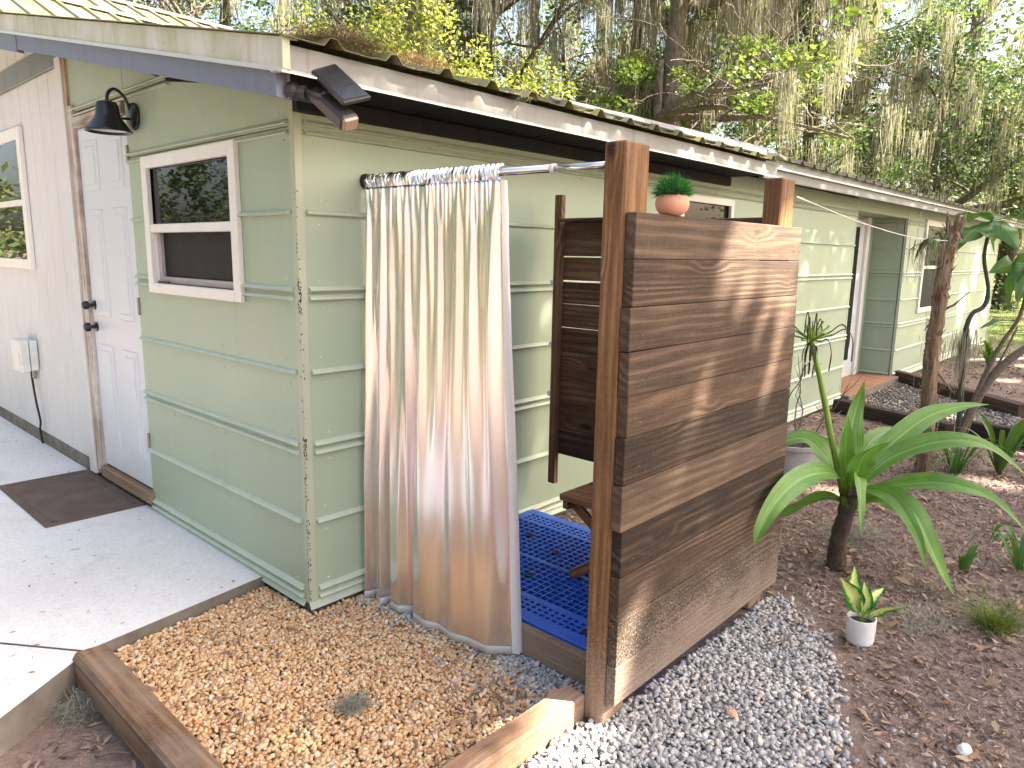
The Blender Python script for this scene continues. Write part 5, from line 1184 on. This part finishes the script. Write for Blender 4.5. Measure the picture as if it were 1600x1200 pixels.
wood_mass('woodland', 2, 86, 30, 52, 1000, 62, 13., .28, 51, 'distant sunlit woodland filling the gaps between the oaks')
wood_mass('undergrowth', 6, 74, 24, 34, 430, 110, 8.0, .17, 52, 'leafy middle storey under and between the moss hung oaks', .95, 'undergrowth')
wood_mass('woodland', 92, 172, 20, 40, 700, 120, 13., .28, 53, 'dense woodland across the yard facing the panelled door')
wood_mass('woodland', 174, 362, 26, 48, 560, 60, 8., .34, 54, 'lower woodland south of the garden')
make_tree('garden_oak', (-10.5, 8.5, 0), 'oak across the yard facing the panelled door', 41, 6., .4, (0, 0), 8, 5., 'oak', .2, 130, 90, 1.1, 40, 2., .4, group='trees round the yard')
make_tree('garden_oak', (-14., 1.5, 0), 'oak farther along the yard facing the small window', 42, 7., .45, (0, 0), 8, 5.5, 'oak', .2, 130, 90, 1.1, 40, 2., .4, group='trees round the yard')

wood_mass('reflection_shrubs', 110, 172, 9, 15, 230, 130, 6.5, .17, 55, 'tall dense unseen shrubs added to darken the reflection in the small window', .9, 'shrubs')  # added out of view so the pane mirrors dark leaves instead of sky
# unseen live oak shading the yard, crown gaps cut along sun rays to place flecks
ck = make_tree('shade_oak', (14.5, -18.5, 0), 'broad live oak south of the house whose canopy shades the shower', 61, 12., .60, (-.12, .06), 9, 7., 'oak', .16, 0, 0, 1., 0, 1., .5, targets=((7.0, -14.5, 14.), (11.0, -12.5, 14.2), (4.5, -15.5, 13.4), (14.5, -13., 13.8), (17.5, -14.0, 13.5)), group='trees round the yard')
n_ = 190000; sv = np.array(SUN)
P = np.array([9.6, -13.9, 14.0])+np.column_stack([rs.uniform(-7.5, 15.5, n_), rs.uniform(-4.2, 4.0, n_), rs.normal(0, .9, n_)])
cl_ = np.sin(P[:, 0]*1.7+np.sin(P[:, 1]*1.3)*1.5)*np.sin(P[:, 1]*2.1+1.)+.5*np.sin(P[:, 0]*4.1+P[:, 1]*3.3)
gx_ = (P-sv[None]*((P[:, 2]+.1)/sv[2])[:, None])
P = P[(cl_ > -1.05) | (rs.uniform(size=len(P)) < .25) | (gx_[:, 0] < 2.6)]
def hit(axis, val):
    t = (P[:, axis]-val)/sv[axis]; return P-sv[None]*t[:, None]
keep = np.ones(len(P), bool)
H = hit(1, -1.455)
def gap(u, v, cu, cv, ru, rv, sl, pr=1.1):
    q = u-cu-sl*(v-cv); return ((q/(ru+.065))**2+((v-cv)/(rv+.065))**2 < 1) & (rs.uniform(size=len(u)) < pr)
for (cu, cv, ru, rv) in ((.98, 1.57, .055, .20), (1.10, 1.50, .02, .22), (1.34, 1.60, .10, .14), (1.50, 1.55, .05, .22), (1.30, 1.36, .0, .16), (1.47, 1.28, .02, .14), (.74, 1.0, -.02, .20), (.27, .12, .06, .20), (1.36, 1.02, -.02, .12), (.02, -.02, .24, .14)):
    keep &= ~gap(H[:, 0], H[:, 2], cu, cv, ru, rv, .55)
H = hit(1, -.42)
keep &= ~((H[:, 2] > np.where(H[:, 0] < 3.75, 2.13, 2.27)) & (H[:, 2] < 2.36) & (H[:, 0] > .15) & (H[:, 0] < 9) & (np.sin(H[:, 0]*5.)+np.sin(H[:, 0]*2.3+1) > -.9) & (rs.uniform(size=len(P)) < .92))
H = hit(1, 0.)
keep &= ~((H[:, 2] > .0) & (H[:, 2] < 2.0) & (H[:, 0] > 12.2) & (np.sin(H[:, 0]*6+H[:, 2]*2.5)+np.sin(H[:, 0]*2.9-H[:, 2]*4) > .55))
H = hit(2, -.1)
keep &= ~((H[:, 0] > 3.2) & (H[:, 1] < -.9) & (np.sin(H[:, 0]*3.7+1)*np.sin(H[:, 1]*4.3) > .62))
P = P[keep]
V, F = leaf_quads(P, .155, rs, .8)
np_mesh('crown', V, F, 'oak', np.clip(rs.normal(.45, .2, len(P)), 0, 1), ck)
